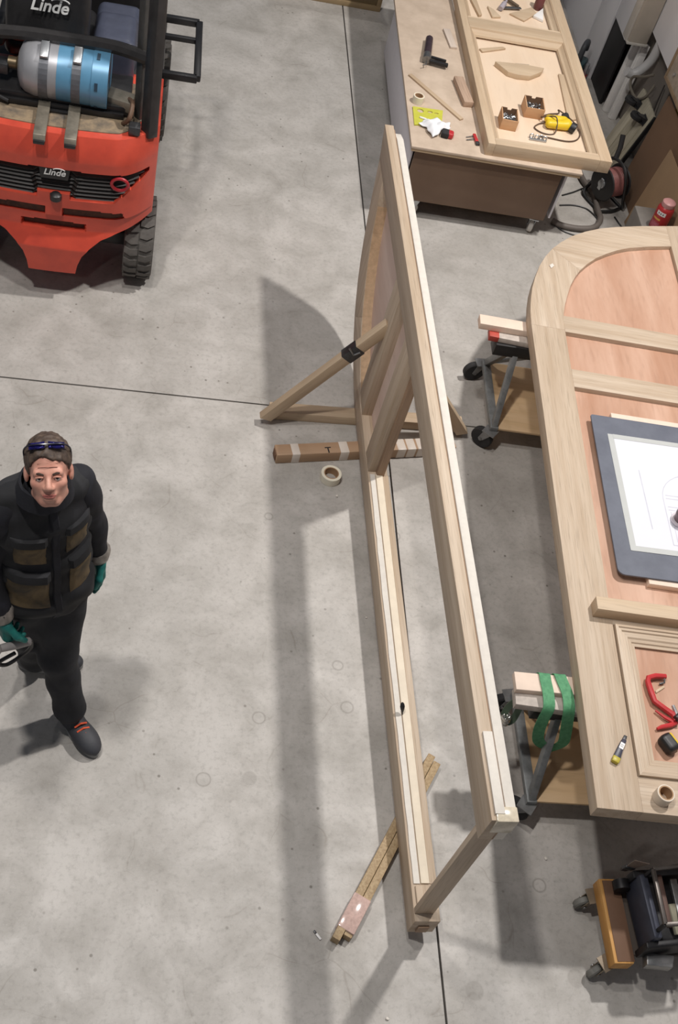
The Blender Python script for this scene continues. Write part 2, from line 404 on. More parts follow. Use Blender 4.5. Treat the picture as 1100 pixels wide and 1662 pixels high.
MB().prism([(.953, 2.86)] + [(p[0] + .001, p[1]) for p in I2[::-1] if p[1] > 2.87] + [(HS, 2.86)], .012, .034).build('panel', M_PLY2, st)
MB().prism([(p[0] - .004, p[1]) for p in I2[1:14]] + [(p[0] + .004, p[1]) for p in I2[1:14]][::-1], .034, ST - .004).build('glue_bead', P('raw_glue', (204, 172, 138), .5, var=.25, vs=40), st)
# primed tape and moulding on the upward inner edge of the lower stile
def wavy(x0, x1, n, amp, y0, y1):
    a = [(x0 + random.uniform(-amp, amp), y0 + (y1 - y0) * i / n) for i in range(n + 1)]
    return a + [(x1, y1), (x1, y0)]
m = MB(); pl = wavy(.0805, .054, 26, .002, .15, 2.285)
m.prism([(y, z) for z, y in pl], HS - .002, HS + .006, lambda x, y, z: (z, x, y)); m.build('primed_edge_strip', M_PRIMER, st)
MB().prism([(.15, .050), (2.285, .050), (2.285, .014), (.15, .014)], HS - .002, HS + .010, lambda x, y, z: (z, x, y)).build('edge_moulding', P('pale_primed_oak', (234, 220, 198), .6, var=.1), st, .002)
MB().prism([(.15, .012), (2.285, .012), (2.285, -.018), (.15, -.018)], HS - .002, HS + .004, lambda x, y, z: (z, x, y)).build('edge_moulding', oak(1), st, .0015)
# wider strip and tape wrapped round the near end of the upper edge
MB().box((SW + .005, .17, .060), (.01, .30, .034)).build('primed_edge_strip', M_PRIMER, st, .001)
MB().box((SW - .04, .02, .035), (.095, .055, .078)).build('tape_wrap', P('creased_clear_tape', (214, 202, 180), .18, var=.2, vs=60), st, .006)
MB().box((HS + .003, .100, .06), (.012, .08, .03)).build('tenon_wedge', oak(1), st, .001)
MB().box((.05, -.004, .04), (.055, .012, .045)).build('tenon_end', brownoak(2), st, .002)
pin = MB().lathe([(.002, 0), (.003, .012), (.009, .03), (.011, .045), (.008, .06), (.003, .066)], 10, Matrix.Translation((HS + .01, .905, .05)) @ Matrix.Rotation(R(78), 4, 'Y') @ Matrix.Rotation(R(-25), 4, 'X'))
pin.build('pin', M_BLACK, st, smooth=True)

# --- timber A-frame holding the standing leaf
br = empty('timber_a_frame', (1.32, 4.32, 0)); tag(br, 'pale timber A-frame prop holding up the standing door frame', 'prop')
O = Vector((1.32, 4.32, 0))
aL = U(437, 666, .03); aR = U(748, 689, .03)
beam('floor_bar', aL - O, aR - O, .075, .058, pine(), br)
hit = Vector((1.283, 4.30, .72))
bl = U(428, 676, .035); bl.y = aL.y - .064
beam('diagonal', bl - O, Vector((1.292, bl.y + .03, .78)) - O, .045, .062, pine(), br, ends=(.02, .02))
bR = aR + Vector((.0, -.062, 0)); beam('diagonal', bR - O, Vector((1.405, bR.y, .66)) - O, .045, .062, pine(), br, ends=(.02, .02))
cb = bl.lerp(Vector((1.292, bl.y + .03, .78)), .72); ca = math.atan2(.75, 1.292 - bl.x)
MB().box(cb - O, (.10, .052, .004 + .066), (0, -ca, 0)).build('steel_clamp', M_DSTEEL, br, .004)
MB().tube([cb - O + Vector((-.03, -.03, .05)), cb - O + Vector((.0, -.032, .01)), cb - O + Vector((.03, -.03, .03))], .006, 6).build('clamp_lever', M_STEEL, br, smooth=True)

# --- long cardboard box lying under the leaf
c0, c1 = U(446, 737, .035), U(735, 724, .035)
cx = empty('long_cardboard_box', c0); tag(cx, 'long narrow cardboard box with white tape bands under the standing frame', 'box')
dv = c1 - c0; LB = dv.length; cx.rotation_euler = (0, 0, math.atan2(dv.y, dv.x))
MB().box((LB / 2, 0, 0), (LB, .075, .068)).build('box_body', WOOD('kraft', (184, 152, 122), (172, 138, 108), 0, fine=10, pores=.1), cx, .004)
for t, w in ((.13, .045), (.46, .05), (.86, .05), (.93, .05), (1.0, .045)):
    x = t * LB * .80 + .0; MB().box((min(x, LB - .03), 0, 0), (w, .0775, .0705)).build('tape_band', P('white_tape', (226, 214, 202), .4, var=.08), cx, .004)
text('inked_letter', 'T', .055, P('black_ink', (50, 44, 42), .8), cx, Matrix.Translation((.285, -.018, .0345)), .0004, bold=True)
MB().box((.004, 0, 0), (.018, .05, .045)).build('open_end', P('dark_card', (120, 88, 66), .9), cx, .003)

# --- gold chipboard batten under the near end
b0, b1 = U(548, 1530, .027), U(703, 1232, .027)
gb = empty('chipboard_batten', b0); tag(gb, 'gold chipboard batten with pink tape lying under near end of frame', 'batten')
dv = b1 - b0; gb.rotation_euler = (0, 0, math.atan2(dv.y, dv.x)); LB = dv.length
M_OSB = P('gold_chipboard', (184, 160, 124), .6, vs=90, c2=(146, 120, 86))
MB().box((LB / 2, .014, 0), (LB, .034, .054)).build('strip', M_OSB, gb, .002)
MB().box((LB / 2 + .01, -.022, -.004), (LB - .05, .034, .046)).build('strip', M_OSB, gb, .002)
MB().box((.13, -.004, .0), (.16, .078, .0585)).build('tape_band', P('pink_film', (208, 178, 168), .12, var=.25, vs=70), gb, .006)

# --- masking tape rolls
def tape_roll(name, loc, r, h, label, mat=M_MASK, tilt=(0, 0, 0), ri=.72, group=None):
    t = empty(name, loc); t.rotation_euler = tilt; tag(t, label, 'tape roll', group)
    MB().lathe([(r * ri, 0), (r, 0), (r, h), (r * ri, h)], 32, close=True).build('tape', mat, t, .0015, seg=1)
    MB().lathe([(r * ri - .004, .0005), (r * ri + .0005, .0005), (r * ri + .0005, h - .0005), (r * ri - .004, h - .0005)], 32, close=True).build('core', M_CARD, t, smooth=True)
    return t
p = U(535, 777, 0); tape_roll('tape_roll', p, .055, .048, 'white masking tape roll lying on the concrete beside cardboard box')

# ---------------------------------------------------------------- trestles on castors
M_TR = P('galvanised_frame', (138, 140, 140), .45, .25, var=.35, vs=25)
def caster(par, x, y, ztop, rw=.055, w=.035, az=0.0, M_W=M_RUB, M_F=M_ZINC, name='castor'):
    c = MB(); Rz = Matrix.Translation((x, y, 0)) @ Matrix.Rotation(az, 4, 'Z')
    ax = Rz @ Matrix.Translation((.03, 0, rw)) @ Matrix.Rotation(R(90), 4, 'X')
    whl = MB().lathe([(.012, -w / 2), (rw - .006, -w / 2), (rw, -w / 2 + .006), (rw, w / 2 - .006), (rw - .006, w / 2), (.012, w / 2)], 24, ax)
    o = MB()
    for s in (-1, 1):
        pts = [(-.02, ztop - .012), (.03, ztop - .012), (.045, rw), (.03, rw - .014), (.015, rw)]
        o.prism(pts, s * (w / 2 + .004) - .0015, s * (w / 2 + .004) + .0015, lambda a, b, z: Rz @ Vector((a, z, b)))
    o.box(Rz @ Vector((.0, 0, ztop - .006)), (.075, .065, .006), Rz.to_3x3())
    k = o.build(name, M_F, par)
    whl.build('wheel', M_W, k, smooth=True)
    MB().lathe([(.010, -w / 2 - .01), (.010, w / 2 + .01)], 10, ax).build('axle', M_STEEL, k, smooth=True)
    return k
def make_trestle():
    t = empty('trestle')
    ZB, ZT, LX, DY = .15, .505, .95, .27
    for x in (0, LX):
        beam('bottom_bar', (x, -DY, ZB), (x, DY, ZB), .045, .03, M_TR, t)
        beam('leg', (x, -DY + .02, ZB), (x + .03, -.02, ZT), .04, .03, M_TR, t, up=(1, 0, 0))
        beam('leg', (x, DY - .02, ZB), (x + .03, .02, ZT), .04, .03, M_TR, t, up=(1, 0, 0))
        for s, az in ((-1, 2.5), (1, 3.3)):
            caster(t, x - .015, s * (DY + .0), ZB - .012, .064, .038, az, M_RUB, P('castor_grey', (150, 150, 150), .4, .5, var=.3))
    beam('brace', (0.02, DY - .08, ZB + .08), (.25, .03, ZT - .02), .02, .02, M_TR, t)
    MB().box((LX / 2, 0, ZB - .004), (LX - .05, DY * 2 - .02, .014)).build('shelf', WOOD('plywood_shelf', (214, 184, 146), (198, 164, 122), 0, fine=6, pores=.15), t, .001)
    m = MB().prism([(-.05, .03), (.05, .03), (.045, -.05), (-.045, -.05)], -.10, LX + .1, lambda a, b, z: (z, a, ZT + .035 + b)); m.build('top_channel', P('black_steel', (48, 46, 46), .5, .4, var=.3), t, .003)
    return t
T1 = make_trestle(); mid = (U(789, 586, .15) + U(800, 697, .15)) / 2
T1.location = (mid.x, mid.y, 0); T1.rotation_euler = (0, 0, R(-2.5)); tag(T1, 'steel trestle on castors under the arched end of lying leaf', 'trestle', 'trestles carrying the lying leaf')
T2 = copy_tree(T1); T2.location = (1.905, 2.30, 0); T2.rotation_euler = (0, 0, R(-1.0)); tag(T2, 'steel trestle on castors hung with a green sling under lying leaf', 'trestle', 'trestles carrying the lying leaf')
# packing timbers between trestles and leaf
ZT0 = .570
def pack(px, py, px2, py2, z, w, h, mat, label, L=1.15, nm='packing_timber'):
    a = U(px, py, z); b = U(px2, py2, z); d = (b - a).normalized()
    o = beam(nm, a + Vector((0, 0, -h / 2)) - d.cross(Vector((0, 0, 1))) * -w / 2 * 0, a + d * L + Vector((0, 0, -h / 2)), w, h, mat, None, .003)
    tag(o, label, 'timber', 'timbers packed under the lying leaf'); return o
pack(779, 517, 848, 529, .645, .075, .04, P('bleached_timber', (232, 210, 192), .6, var=.08), 'pale pink timber on top of the trestle at arched end')
w1 = pack(795, 538, 850, 549, .604, .07, .033, P('old_whitewashed', (206, 194, 184), .6, var=.4, vs=14), 'paint-stained timber with red end under pale timber at arched end')
MB().box((-1.15 / 2 + .025, 0, 0), (.054, .0715, .0345)).build('red_painted_end', P('red_paint', (190, 76, 62), .5, var=.2), w1, .002)
pack(836, 1104, 900, 1110, .645, .085, .032, P('bleached_timber', (232, 210, 192), .6, var=.08), 'pale pink timber under green sling at near trestle')
pack(836, 1128, 900, 1137, .613, .085, .040, P('old_whitewashed', (206, 194, 184), .6, var=.4, vs=14), 'chipped white timber beneath pale timber at near trestle')
# ---------------------------------------------------------------- low assembly bench on castors
def plate(name, outer, holes, th, mat, parent=None, M4=None, bevel=0.0):
    cu = bpy.data.curves.new(name, 'CURVE'); cu.dimensions = '2D'; cu.fill_mode = 'BOTH'; cu.extrude = th / 2; cu.bevel_depth = bevel
    for lp in [outer] + holes:
        sp = cu.splines.new('POLY'); sp.points.add(len(lp) - 1); sp.use_cyclic_u = True
        for q, c in zip(sp.points, lp): q.co = (c[0], c[1], 0, 1)
    t = bpy.data.objects.new(name + '_t', cu); COL.objects.link(t)
    me = bpy.data.meshes.new_from_object(t.evaluated_get(bpy.context.evaluated_depsgraph_get())); bpy.data.objects.remove(t); me.name = name
    return link(name, me, mat, parent, M4)
def circ(x, y, r, n=16, ry=None): return [(x + r * math.cos(2 * PI * i / n), y + (ry or r) * math.sin(2 * PI * i / n)) for i in range(n)]
BZ = .57
b0 = U(668, 237, BZ); BX, BY = b0.x, b0.y
bn = empty('assembly_bench', (BX, BY, 0), R(-1.2)); tag(bn, 'low wheeled assembly bench with dusty board top and white side', 'workbench')
M_BTOP = P('dusty_board', (206, 186, 166), .7, vs=7, c2=(186, 166, 146))
BW, BL = 1.13, 2.45
MB().box((BW / 2, BL / 2, BZ - .009), (BW, BL, .018)).build('bench_top', M_BTOP, bn, .002)
MB().box((BW / 2, BL / 2, BZ - .03), (BW - .012, BL - .012, .018)).build('bench_sub_top', WOOD('ply_edge', (214, 190, 156), (196, 170, 136), 0, pores=.2), bn, .002)
MB().box((.03 + .012 / 2, .95, (BZ - .04 + .14) / 2), (.014, 1.72, BZ - .04 - .14)).build('side_panel', P('white_board', (226, 222, 228), .5, var=.05), bn, .001)
MB().box((BW - .06, .95, (BZ - .04 + .14) / 2), (.014, 1.72, BZ - .04 - .14)).build('side_panel', P('white_board', (226, 222, 228), .5, var=.05), bn, .001)
M_MDF = P('brown_mdf', (124, 100, 82), .6, vs=3, c2=(114, 90, 72))
MB().box((.045 + .98 / 2, .06, (BZ - .04 + .14) / 2), (.98, .018, BZ - .04 - .14)).build('end_panel', M_MDF, bn, .001)
MB().box((.045 + .98 / 2, 1.8, (BZ - .04 + .14) / 2), (.98, .018, BZ - .04 - .14)).build('end_panel', M_MDF, bn, .001)
MB().box((.26, .03, BZ - .031), (.46, .02, .016)).build('front_lipping', pine(0), bn, .002)
MB().box((.80, .03, BZ - .031), (.58, .02, .016)).build('front_lipping', pine(0), bn, .002)
MB().box((.53, .95, .145), (.98, 1.72, .012)).build('base_board', M_MDF, bn)
for x, y in ((.16, .10), (.97, .09), (.16, 1.74), (.99, 1.74)):
    caster(bn, x, y, .138, .052, .032, R(200) if x < .5 else R(80), P('pale_tyre', (196, 192, 186), .6), M_ZINC)
# framed panel lying on the bench
PX0, PY0, PX1 = 2.112, 6.185, 2.943; PT = .088
fp = empty('panelled_frame', (PX0, PY0, BZ)); tag(fp, 'pale wood panelled door frame lying on the bench holding screw boxes', 'door frame')
FW = PX1 - PX0; FL_ = 2.62
for nm, c, d, a in (('stile', (.025, FL_ / 2), (.05, FL_), 1), ('stile', (FW - .04, FL_ / 2), (.08, FL_), 1), ('rail', (FW / 2 - .015, .0275), (FW - .13, .055), 0), ('rail', (FW / 2 - .015, 1.45), (FW - .13, .13), 0), ('rail', (FW / 2 - .015, FL_ - .055), (FW - .13, .11), 0)):
    MB().box((c[0], c[1], PT / 2), (d[0], d[1], PT)).build(nm, pine(a), fp, .003)
MB().box((FW / 2, FL_ / 2, .024), (FW - .12, FL_ - .12, .012)).build('panel', WOOD('pale_ply', (236, 214, 190), (226, 200, 172), 1, fine=5, pores=.06), fp)
def inner_mould(par, x0, x1, y0, y1, z):
    prof = [(0, 0), (.010, .006), (.014, -.004), (.03, -.02), (.045, -.026), (.05, -.04), (0, -.04)]
    cs = [(x0, y0), (x1, y0), (x1, y1), (x0, y1)]
    for i in range(4):
        a, b = Vector(cs[i]), Vector(cs[(i + 1) % 4]); d = (b - a).normalized(); nr = Vector((-d.y, d.x)); V = []
        for p, h in prof:
            q0 = a + (d + nr) * p; q1 = b + (-d + nr) * p; V += [(q0.x, q0.y, z + h), (q1.x, q1.y, z + h)]
        n = len(prof); MB().add(V, [(2 * k, 2 * k + 1, 2 * ((k + 1) % n) + 1, 2 * ((k + 1) % n)) for k in range(n)] + [tuple(range(0, 2 * n, 2)), tuple(range(1, 2 * n, 2))[::-1]]).build('inner_moulding', pine(i % 2), par)
inner_mould(fp, .05, FW - .08, .055, 1.385, PT - .004); inner_mould(fp, .05, FW - .08, 1.515, FL_ - .11, PT - .004)
FZ = BZ + .031
def chip(name, pts, z, th, mat, label, cat='offcut', group=None):
    c = sum((Vector((p[0], p[1], 0)) for p in pts), Vector()) / len(pts)
    o = MB().prism([(p[0] - c.x, p[1] - c.y) for p in pts], 0, th).build(name, mat, None, min(.002, th * .3)); o.location = (c.x, c.y, z + .0005)
    tag(o, label, cat, group); return o
def up(*q, z): return [U(a, b, z) for a, b in q]
# curved and straight offcuts in the near compartment
chip('curved_offcut', up((801, 107), (822, 109), (855, 113), (880, 118), (876, 124), (858, 131), (838, 129), (822, 124), z=FZ), FZ, .035, pine(0), 'curved trapezoid wood offcut in the near compartment of panelled frame')
chip('wood_sliver', up((835, 104), (858, 106), (858, 108), (835, 106), z=FZ), FZ, .008, oak(0), 'tiny dark sliver of wood behind the curved offcut')
chip('wedge_offcut', up((777, 81), (815, 78), (820, 81), (782, 86), z=FZ), FZ, .012, pine(0), 'thin wedge offcut at the far left corner of near compartment')
chip('flat_lath', up((905, 122), (917, 124), (934, 196), (921, 197), z=FZ), FZ, .012, pine(1), 'flat pale lath beside the coiled yellow drill')
def screw_box(pa, pb, label):
    a, b = U(*pa, FZ), U(*pb, FZ); d = b - a; t = empty('screw_box', a, math.atan2(d.y, d.x)); tag(t, label, 'box', 'open boxes of screws')
    w, dp, h, k = d.length, .125, .085, .006
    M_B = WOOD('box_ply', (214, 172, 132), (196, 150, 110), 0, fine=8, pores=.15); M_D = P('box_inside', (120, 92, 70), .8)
    MB().box((w / 2, k / 2, h * .43), (w, k, h * .86)).build('front_wall', M_B, t, .001)
    n = w / 2
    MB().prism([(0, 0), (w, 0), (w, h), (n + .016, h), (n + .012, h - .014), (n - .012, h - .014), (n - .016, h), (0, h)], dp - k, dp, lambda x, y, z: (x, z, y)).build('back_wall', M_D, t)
    for x in (k / 2, w - k / 2): MB().prism([(k, 0), (dp - k, 0), (dp - k, h), (k, h * .86)], x - k / 2, x + k / 2, lambda a_, b_, z: (z, a_, b_)).build('side_wall', M_B, t)
    MB().box((w / 2, dp / 2, k / 2), (w - 2 * k, dp - 2 * k, k)).build('bottom', M_B, t)
    m = MB(); rnd = random.Random(w)
    for i in range(160):
        p = Vector((rnd.uniform(.014, w - .014), rnd.uniform(.016, dp - .02), rnd.uniform(.02, .058))); d_ = Vector((rnd.gauss(0, 1), rnd.gauss(0, 1), rnd.gauss(0, .4))).normalized() * .011
        m.tube([p - d_, p + d_ * .8, p + d_], [.0016, .002, .0038], 5)
    s = m.build('screws', P('bright_screws', (176, 178, 180), .3, .9, var=.3), t); s['kind'] = 'stuff'
    return t
screw_box((810, 209), (836, 214), 'open wooden screw box left of the other, near front rail')
screw_box((849, 190), (879, 195), 'open wooden screw box right of the other, beside yellow drill')
# yellow corded drill
dr = empty('corded_drill', U(903, 207, FZ)); tag(dr, 'yellow corded power tool lying in a coil of dark cable', 'power tool')
dr.rotation_euler = (0, 0, R(8))
organic('tool_body', smin([s_cone((-.06, .035, .035), (.05, .035, .035), .028, .026), s_cone((-.07, -.015, .032), (.06, -.02, .032), .027, .03), s_cone((.05, .0, .03), (.06, .0, .035), .03, .03)], .02), (-.13, -.08, -.01), (.13, .1, .09), .005, M_YEL, dr)
MB().lathe([(.01, -.01), (.032, -.01), (.034, 0), (.034, .025), (.02, .03), (.012, .03)], 20, Matrix.Translation((.085, -.035, .034)) @ Matrix.Rotation(R(100), 4, 'Y') @ Matrix.Rotation(R(35), 4, 'X')).build('gear_head', M_BLACK, dr, smooth=True)
MB().lathe([(.022, -.012), (.027, -.008), (.027, .02), (.018, .03)], 16, Matrix.Translation((.06, .06, .04)) @ Matrix.Rotation(R(60), 4, 'Y')).build('grip_cap', M_RUB, dr, smooth=True)
cbl = spline([(-.06, .03, .02), (-.12, .02, .006), (-.17, -.03, .006), (-.12, -.085, .006), (-.04, -.075, .008), (-.03, .0, .075), (-.1, .06, .03), (-.02, .13, .01), (.06, .15, .01), (.02, .09, .07), (.13, .05, .02), (.15, -.05, .006), (.1, -.13, .006), (.02, -.155, .006), (-.1, -.13, .006), (-.16, -.12, .006)], 8)
MB().tube(cbl, .0045, 6).build('cable', P('brown_cable', (92, 72, 58), .6), dr, smooth=True)
# bolts on the front rail
ch = empty('shackle_links', U(872, 226, FZ)); tag(ch, 'row of small steel shackles in front of yellow drill', 'shackle')
for i, x in enumerate((-.045, -.012, .02, .045)):
    MB().tube([(x + .013 * math.cos(a), .004 * (-1) ** i, .016 + .014 * math.sin(a)) for a in [2 * PI * k / 12 for k in range(12)]], .0042, 6, closed=True).build('link', M_ZINC, ch, smooth=True)
beam('bar', (-.06, -.018, .006), (.055, -.02, .006), .014, .01, M_ZINC, ch, .001)
# far compartment: offcuts, square, bottles
chip('triangle_offcut', up((864, 29), (880, 17), (880, 37), z=FZ), FZ, .02, M_WHITE, 'white triangular offcut beside the maroon bottle')
chip('long_offcut', up((762, 0), (771, 0), (781, 27), (776, 28), z=FZ), FZ, .018, pine(1), 'narrow pale offcut near left end of far compartment')
chip('long_offcut', up((790, 12), (800, 18), (812, 30), (798, 30), z=FZ), FZ, .014, pine(1), 'short slanting offcut in middle of far compartment')
chip('broad_offcut', up((826, 24), (862, 14), (870, 24), (850, 36), z=FZ), FZ, .012, pine(0), 'broad honey offcut under the steel square')
sq = empty('steel_square', U(845, 14, FZ + .012)); sq.rotation_euler = (0, 0, R(14)); tag(sq, 'steel try square lying on offcuts in far compartment', 'square')
beam('blade', (-.16, -.0, .004), (.0, .0, .004), .03, .003, M_STEEL, sq, .0005); beam('stock', (-.02, .012, .008), (-.09, .15, .008), .022, .016, P('dark_wood', (96, 82, 66), .6), sq, .002)
def bottle(name, loc, r, h, mat, label, tilt):
    t = empty(name, loc); t.rotation_euler = tilt; tag(t, label, 'bottle')
    MB().lathe([(r * .9, 0), (r, .006), (r, h * .62), (r * .8, h * .72), (r * .36, h * .8), (r * .36, h * .86)], 20).build('bottle_body', mat, t, smooth=True)
    MB().lathe([(r * .42, h * .84), (r * .42, h), (r * .36, h * 1.01)], 16).build('cap', mat, t, smooth=True); return t
bottle('glue_bottle', U(872, 14, FZ + .002), .034, .17, P('maroon', (118, 66, 66), .45), 'maroon bottle standing in the far compartment', (0, 0, 0))
bottle('clear_bottle', U(812, 14, FZ + .022), .02, .11, P('clear_grey', (176, 168, 176), .15), 'small translucent bottle lying beside the steel square', (R(-80), 0, R(-30)))
# --- loose things on the bench top
gun = empty('caulking_gun', U(690, 104, BZ)); gun.rotation_euler = (0, 0, R(80)); tag(gun, 'black and silver caulking gun lying on the bench top', 'caulking gun')
MB().lathe([(.004, .33), (.009, .30), (.026, .285), (.027, .05), (.024, .04)], 18, Matrix.Translation((0, .0, .03)) @ Matrix.Rotation(R(90), 4, 'Y')).build('cartridge', P('dark_cartridge', (66, 52, 58), .3, var=.4, vs=30), gun, smooth=True)
MB().lathe([(.029, .0), (.03, .02), (.03, .065), (.029, .07)], 18, Matrix.Translation((0, 0, .03)) @ Matrix.Rotation(R(90), 4, 'Y')).build('collar', M_STEEL, gun, smooth=True)
beam('grip', (.0, -.02, .03), (.0, -.15, .03), .03, .024, M_BLACK, gun, .006); beam('trigger', (.055, -.02, .03), (.05, -.135, .03), .02, .016, M_BLACK, gun, .005)
MB().tube([(-.01, 0, .03), (-.06, 0, .03), (-.075, .02, .03)], .004, 6).build('rod', M_STEEL, gun, smooth=True)
a, b = U(665, 121, BZ + .006), U(749, 194, BZ + .006); tag(beam('wooden_stick', a, b, .03, .012, pine(), None), 'thin wooden stick lying diagonally across the bench top', 'stick')
tape_roll('tape_roll', U(677, 166, BZ), .036, .05, 'white tape roll standing on the bench beside green template', ri=.78)
tq = [U(669, 174, BZ), U(718, 181, BZ), U(716, 204, BZ), U(672, 204, BZ)]; tc_ = sum(tq, Vector()) / 4
tp = empty('drilling_template', (tc_.x, tc_.y, BZ + .004)); tag(tp, 'yellow-green plastic template with round holes under the white rag', 'template')
oc = [(p.x - tc_.x, p.y - tc_.y) for p in tq]
hs = [circ(-.045, .052, .022, 16), circ(.02, .055, .018, 16, .012), circ(.062, .05, .016, 14, .008)]
plate('template_plate', oc, hs, .008, P('lime_plastic', (206, 204, 78), .4, var=.15), tp)
beam('marker', (-.06, -.03, .009), (-.015, -.045, .009), .014, .01, M_WHITE, tp, .003)
rg = []
N = 26; rnd = np.random.RandomState(5)
ph = rnd.rand(8, 4) * 6
def ragz(x, y): return .012 + .030 * abs(sum(math.sin(x * (20 + 17 * i) * math.cos(ph[i, 0]) + y * (26 + 13 * i) * math.sin(ph[i, 0]) + ph[i, 1]) / (i + 1.4) for i in range(6))) ** .9
V = []; 
for i in range(N + 1):
    for j in range(N + 1):
        u, v = i / N * 2 - 1, j / N * 2 - 1; r2 = 1 - .30 * abs(math.sin(1.5 * math.atan2(v, u) + .4)) - .05 * math.sin(7 * math.atan2(v, u))
        x, y = u * .105 * r2, v * .085 * r2; V.append((x, y, max(.002, ragz(x, y) * (1.05 - .7 * max(abs(u), abs(v)) ** 2))))
rm = MB().add(V, [(i * (N + 1) + j, (i + 1) * (N + 1) + j, (i + 1) * (N + 1) + j + 1, i * (N + 1) + j + 1) for i in range(N) for j in range(N)])
rag = rm.build('rag', P('white_cloth', (240, 240, 242), .9, var=.03), None, smooth=True); md = rag.modifiers.new('t', 'SOLIDIFY'); md.thickness = .002; rag.location = U(705, 208, BZ) + Vector((0, 0, .01)); rag.rotation_euler = (0, 0, R(38)); tag(rag, 'crumpled white rag on the bench top', 'rag')
tm = empty('tape_measure', U(726, 222, BZ)); tm.rotation_euler = (0, 0, R(-12)); tag(tm, 'red and black tape measure beside the white rag', 'tape measure')
organic('case', s_box((0, 0, .02), (.034, .027, .02), .012), (-.05, -.05, -.01), (.05, .05, .06), .004, M_RED, tm)
organic('rubber_grip', s_box((-.02, -.004, .02), (.026, .030, .0225), .012), (-.06, -.05, -.01), (.05, .05, .06), .004, M_RUB, tm)
sd = empty('folding_knife', U(772, 226, BZ + .009)); sd.rotation_euler = (0, 0, R(96)); tag(sd, 'red-handled folding tool with open blades on the bench near front edge', 'multi-tool')
MB().box((0, 0, 0), (.105, .022, .018)).build('handle', M_RED, sd, .006)
MB().box((-.045, 0, .0), (.03, .024, .02)).build('end_cap', M_DSTEEL, sd, .005)
beam('blade', (.03, 0, .004), (.02, .06, -.004), .006, .003, M_STEEL, sd, .0004); beam('blade', (.0, .005, .004), (-.01, .065, -.004), .006, .003, M_STEEL, sd, .0004)
a, b = U(743, 128, BZ + .02), U(760, 170, BZ + .02); tag(beam('hardwood_block', a, b, .065, .04, WOOD('grey_oak', (196, 168, 146), (176, 148, 126), 0), None, .002), 'brown hardwood block with a dark sawn end beside the frame', 'block')
a, b = U(724, 48, BZ + .008), U(736, 78, BZ + .008); tag(beam('trim_offcut', a, b, .05, .016, WOOD('pale_trim', (216, 200, 186), (200, 184, 170), 0), None, .002), 'short pale trim offcut in front of white strip', 'offcut')
a, b = U(735, 0, BZ + .012), U(748, 50, BZ + .012); tag(beam('white_strip', a - (b - a), b, .022, .024, M_PRIMER, None, .002), 'white primed strip lying against the panelled frame', 'strip')
# brown box far behind the bench
q0, q1 = U(480, -4, 0), U(616, 20, 0); d = q1 - q0
bx = empty('brown_crate', q1, math.atan2(d.y, d.x)); tag(bx, 'brown board crate on the floor behind the bench at top edge', 'crate')
M_CR = P('crate_board', (122, 104, 76), .7, vs=4)
MB().box((-.45, .2, .25), (.86, .36, .48)).build('crate_body', M_CR, bx, .003)
MB().box((-.45, .012, .02), (.9, .024, .04)).build('bottom_edge', P('crate_edge', (150, 128, 96), .7), bx, .002)
for x in (-.018, -.88): MB().box((x, .012, .27), (.036, .024, .46)).build('corner_batten', P('crate_edge', (150, 128, 96), .7), bx, .002)
# ---------------------------------------------------------------- forklift truck, seen from behind (local origin on the floor under the counterweight; +y = forward)
FK = empty('forklift', (-.425, 5.03, 0)); tag(FK, 'red and black forklift truck parked with its rear to the camera', 'forklift')
M_FR = P('forklift_red', (212, 82, 62), .32, var=.10, vs=9, c2=(194, 74, 58)); M_FB = P('forklift_black', (40, 39, 40), .4, var=.3, vs=12)
M_DUST = P('dusty_deck', (150, 130, 104), .8, vs=14, c2=(86, 80, 74))
HWF = .51
def rear(x, z):
    """rear surface of the counterweight: y for a given x, z"""
    a = abs(x) / HWF; y = .02 + .05 * a ** 2 + .15 * max(0, a - .55) ** 2 / .2
    if z > .90: y += 1.0 * (z - .90) ** 1.5
    if z < .56: y += .02
    if z < .46: y -= .05 * min(1, (.46 - z) / .1)
    return y
def hw(z):
    P_ = [(.20, .125), (.26, .135), (.32, .155), (.37, .19), (.42, .25), (.455, .33), (.48, .43), (.50, HWF), (1.1, HWF)]
    for (z0, w0), (z1, w1) in zip(P_, P_[1:]):
        if z <= z1: return w0 + (w1 - w0) * (z - z0) / (z1 - z0)
    return HWF
def in_grille(x, z):
    a = abs(x); bot = .705 if a < .085 else (.67 if a < .30 else .67 + (a - .30) * .85)
    return bot < z < .852 - .03 * a and a < .47
def in_slot(x, z):
    a = abs(x); return (.548 < z < .61 - .10 * max(0, a - .22) and .045 < a < .37 - (z - .548) * .4) or (.455 < z < .512 - .06 * a and a < .165)
zs = [.20 + .006 * i for i in range(int((1.03 - .20) / .006) + 2)]; zs[-1] = 1.03
NC = 168; V = []; 
for z in zs:
    w = hw(z); row = []
    row.append((-w, .75, z)); row.append((-w, .40 if z > .45 else .2, z))
    for i in range(NC + 1):
        s = -1 + 2 * i / NC; x = w * s; y = rear(x, z)
        if in_grille(x, z): y += .05
        elif in_slot(x, z): y += .035
        row.append((x, y, z))
    row.append((w, .40 if z > .45 else .2, z)); row.append((w, .75, z)); V += row
RW = NC + 5; F = [(i * RW + j, i * RW + j + 1, (i + 1) * RW + j + 1, (i + 1) * RW + j) for i in range(len(zs) - 1) for j in range(RW - 1)]
cw = MB().add(V, F).build('counterweight', M_FR, FK, smooth=True)
# underside of the skirt and inner block so that it is solid
MB().box((0, .42, .58), (.84, .5, .32)).build('chassis_block', M_FB, FK, .01)
MB().prism([(-.115, .06), (.115, .06), (.15, .3), (-.15, .3)], .20, .22).build('skirt_bottom', M_FR, FK)
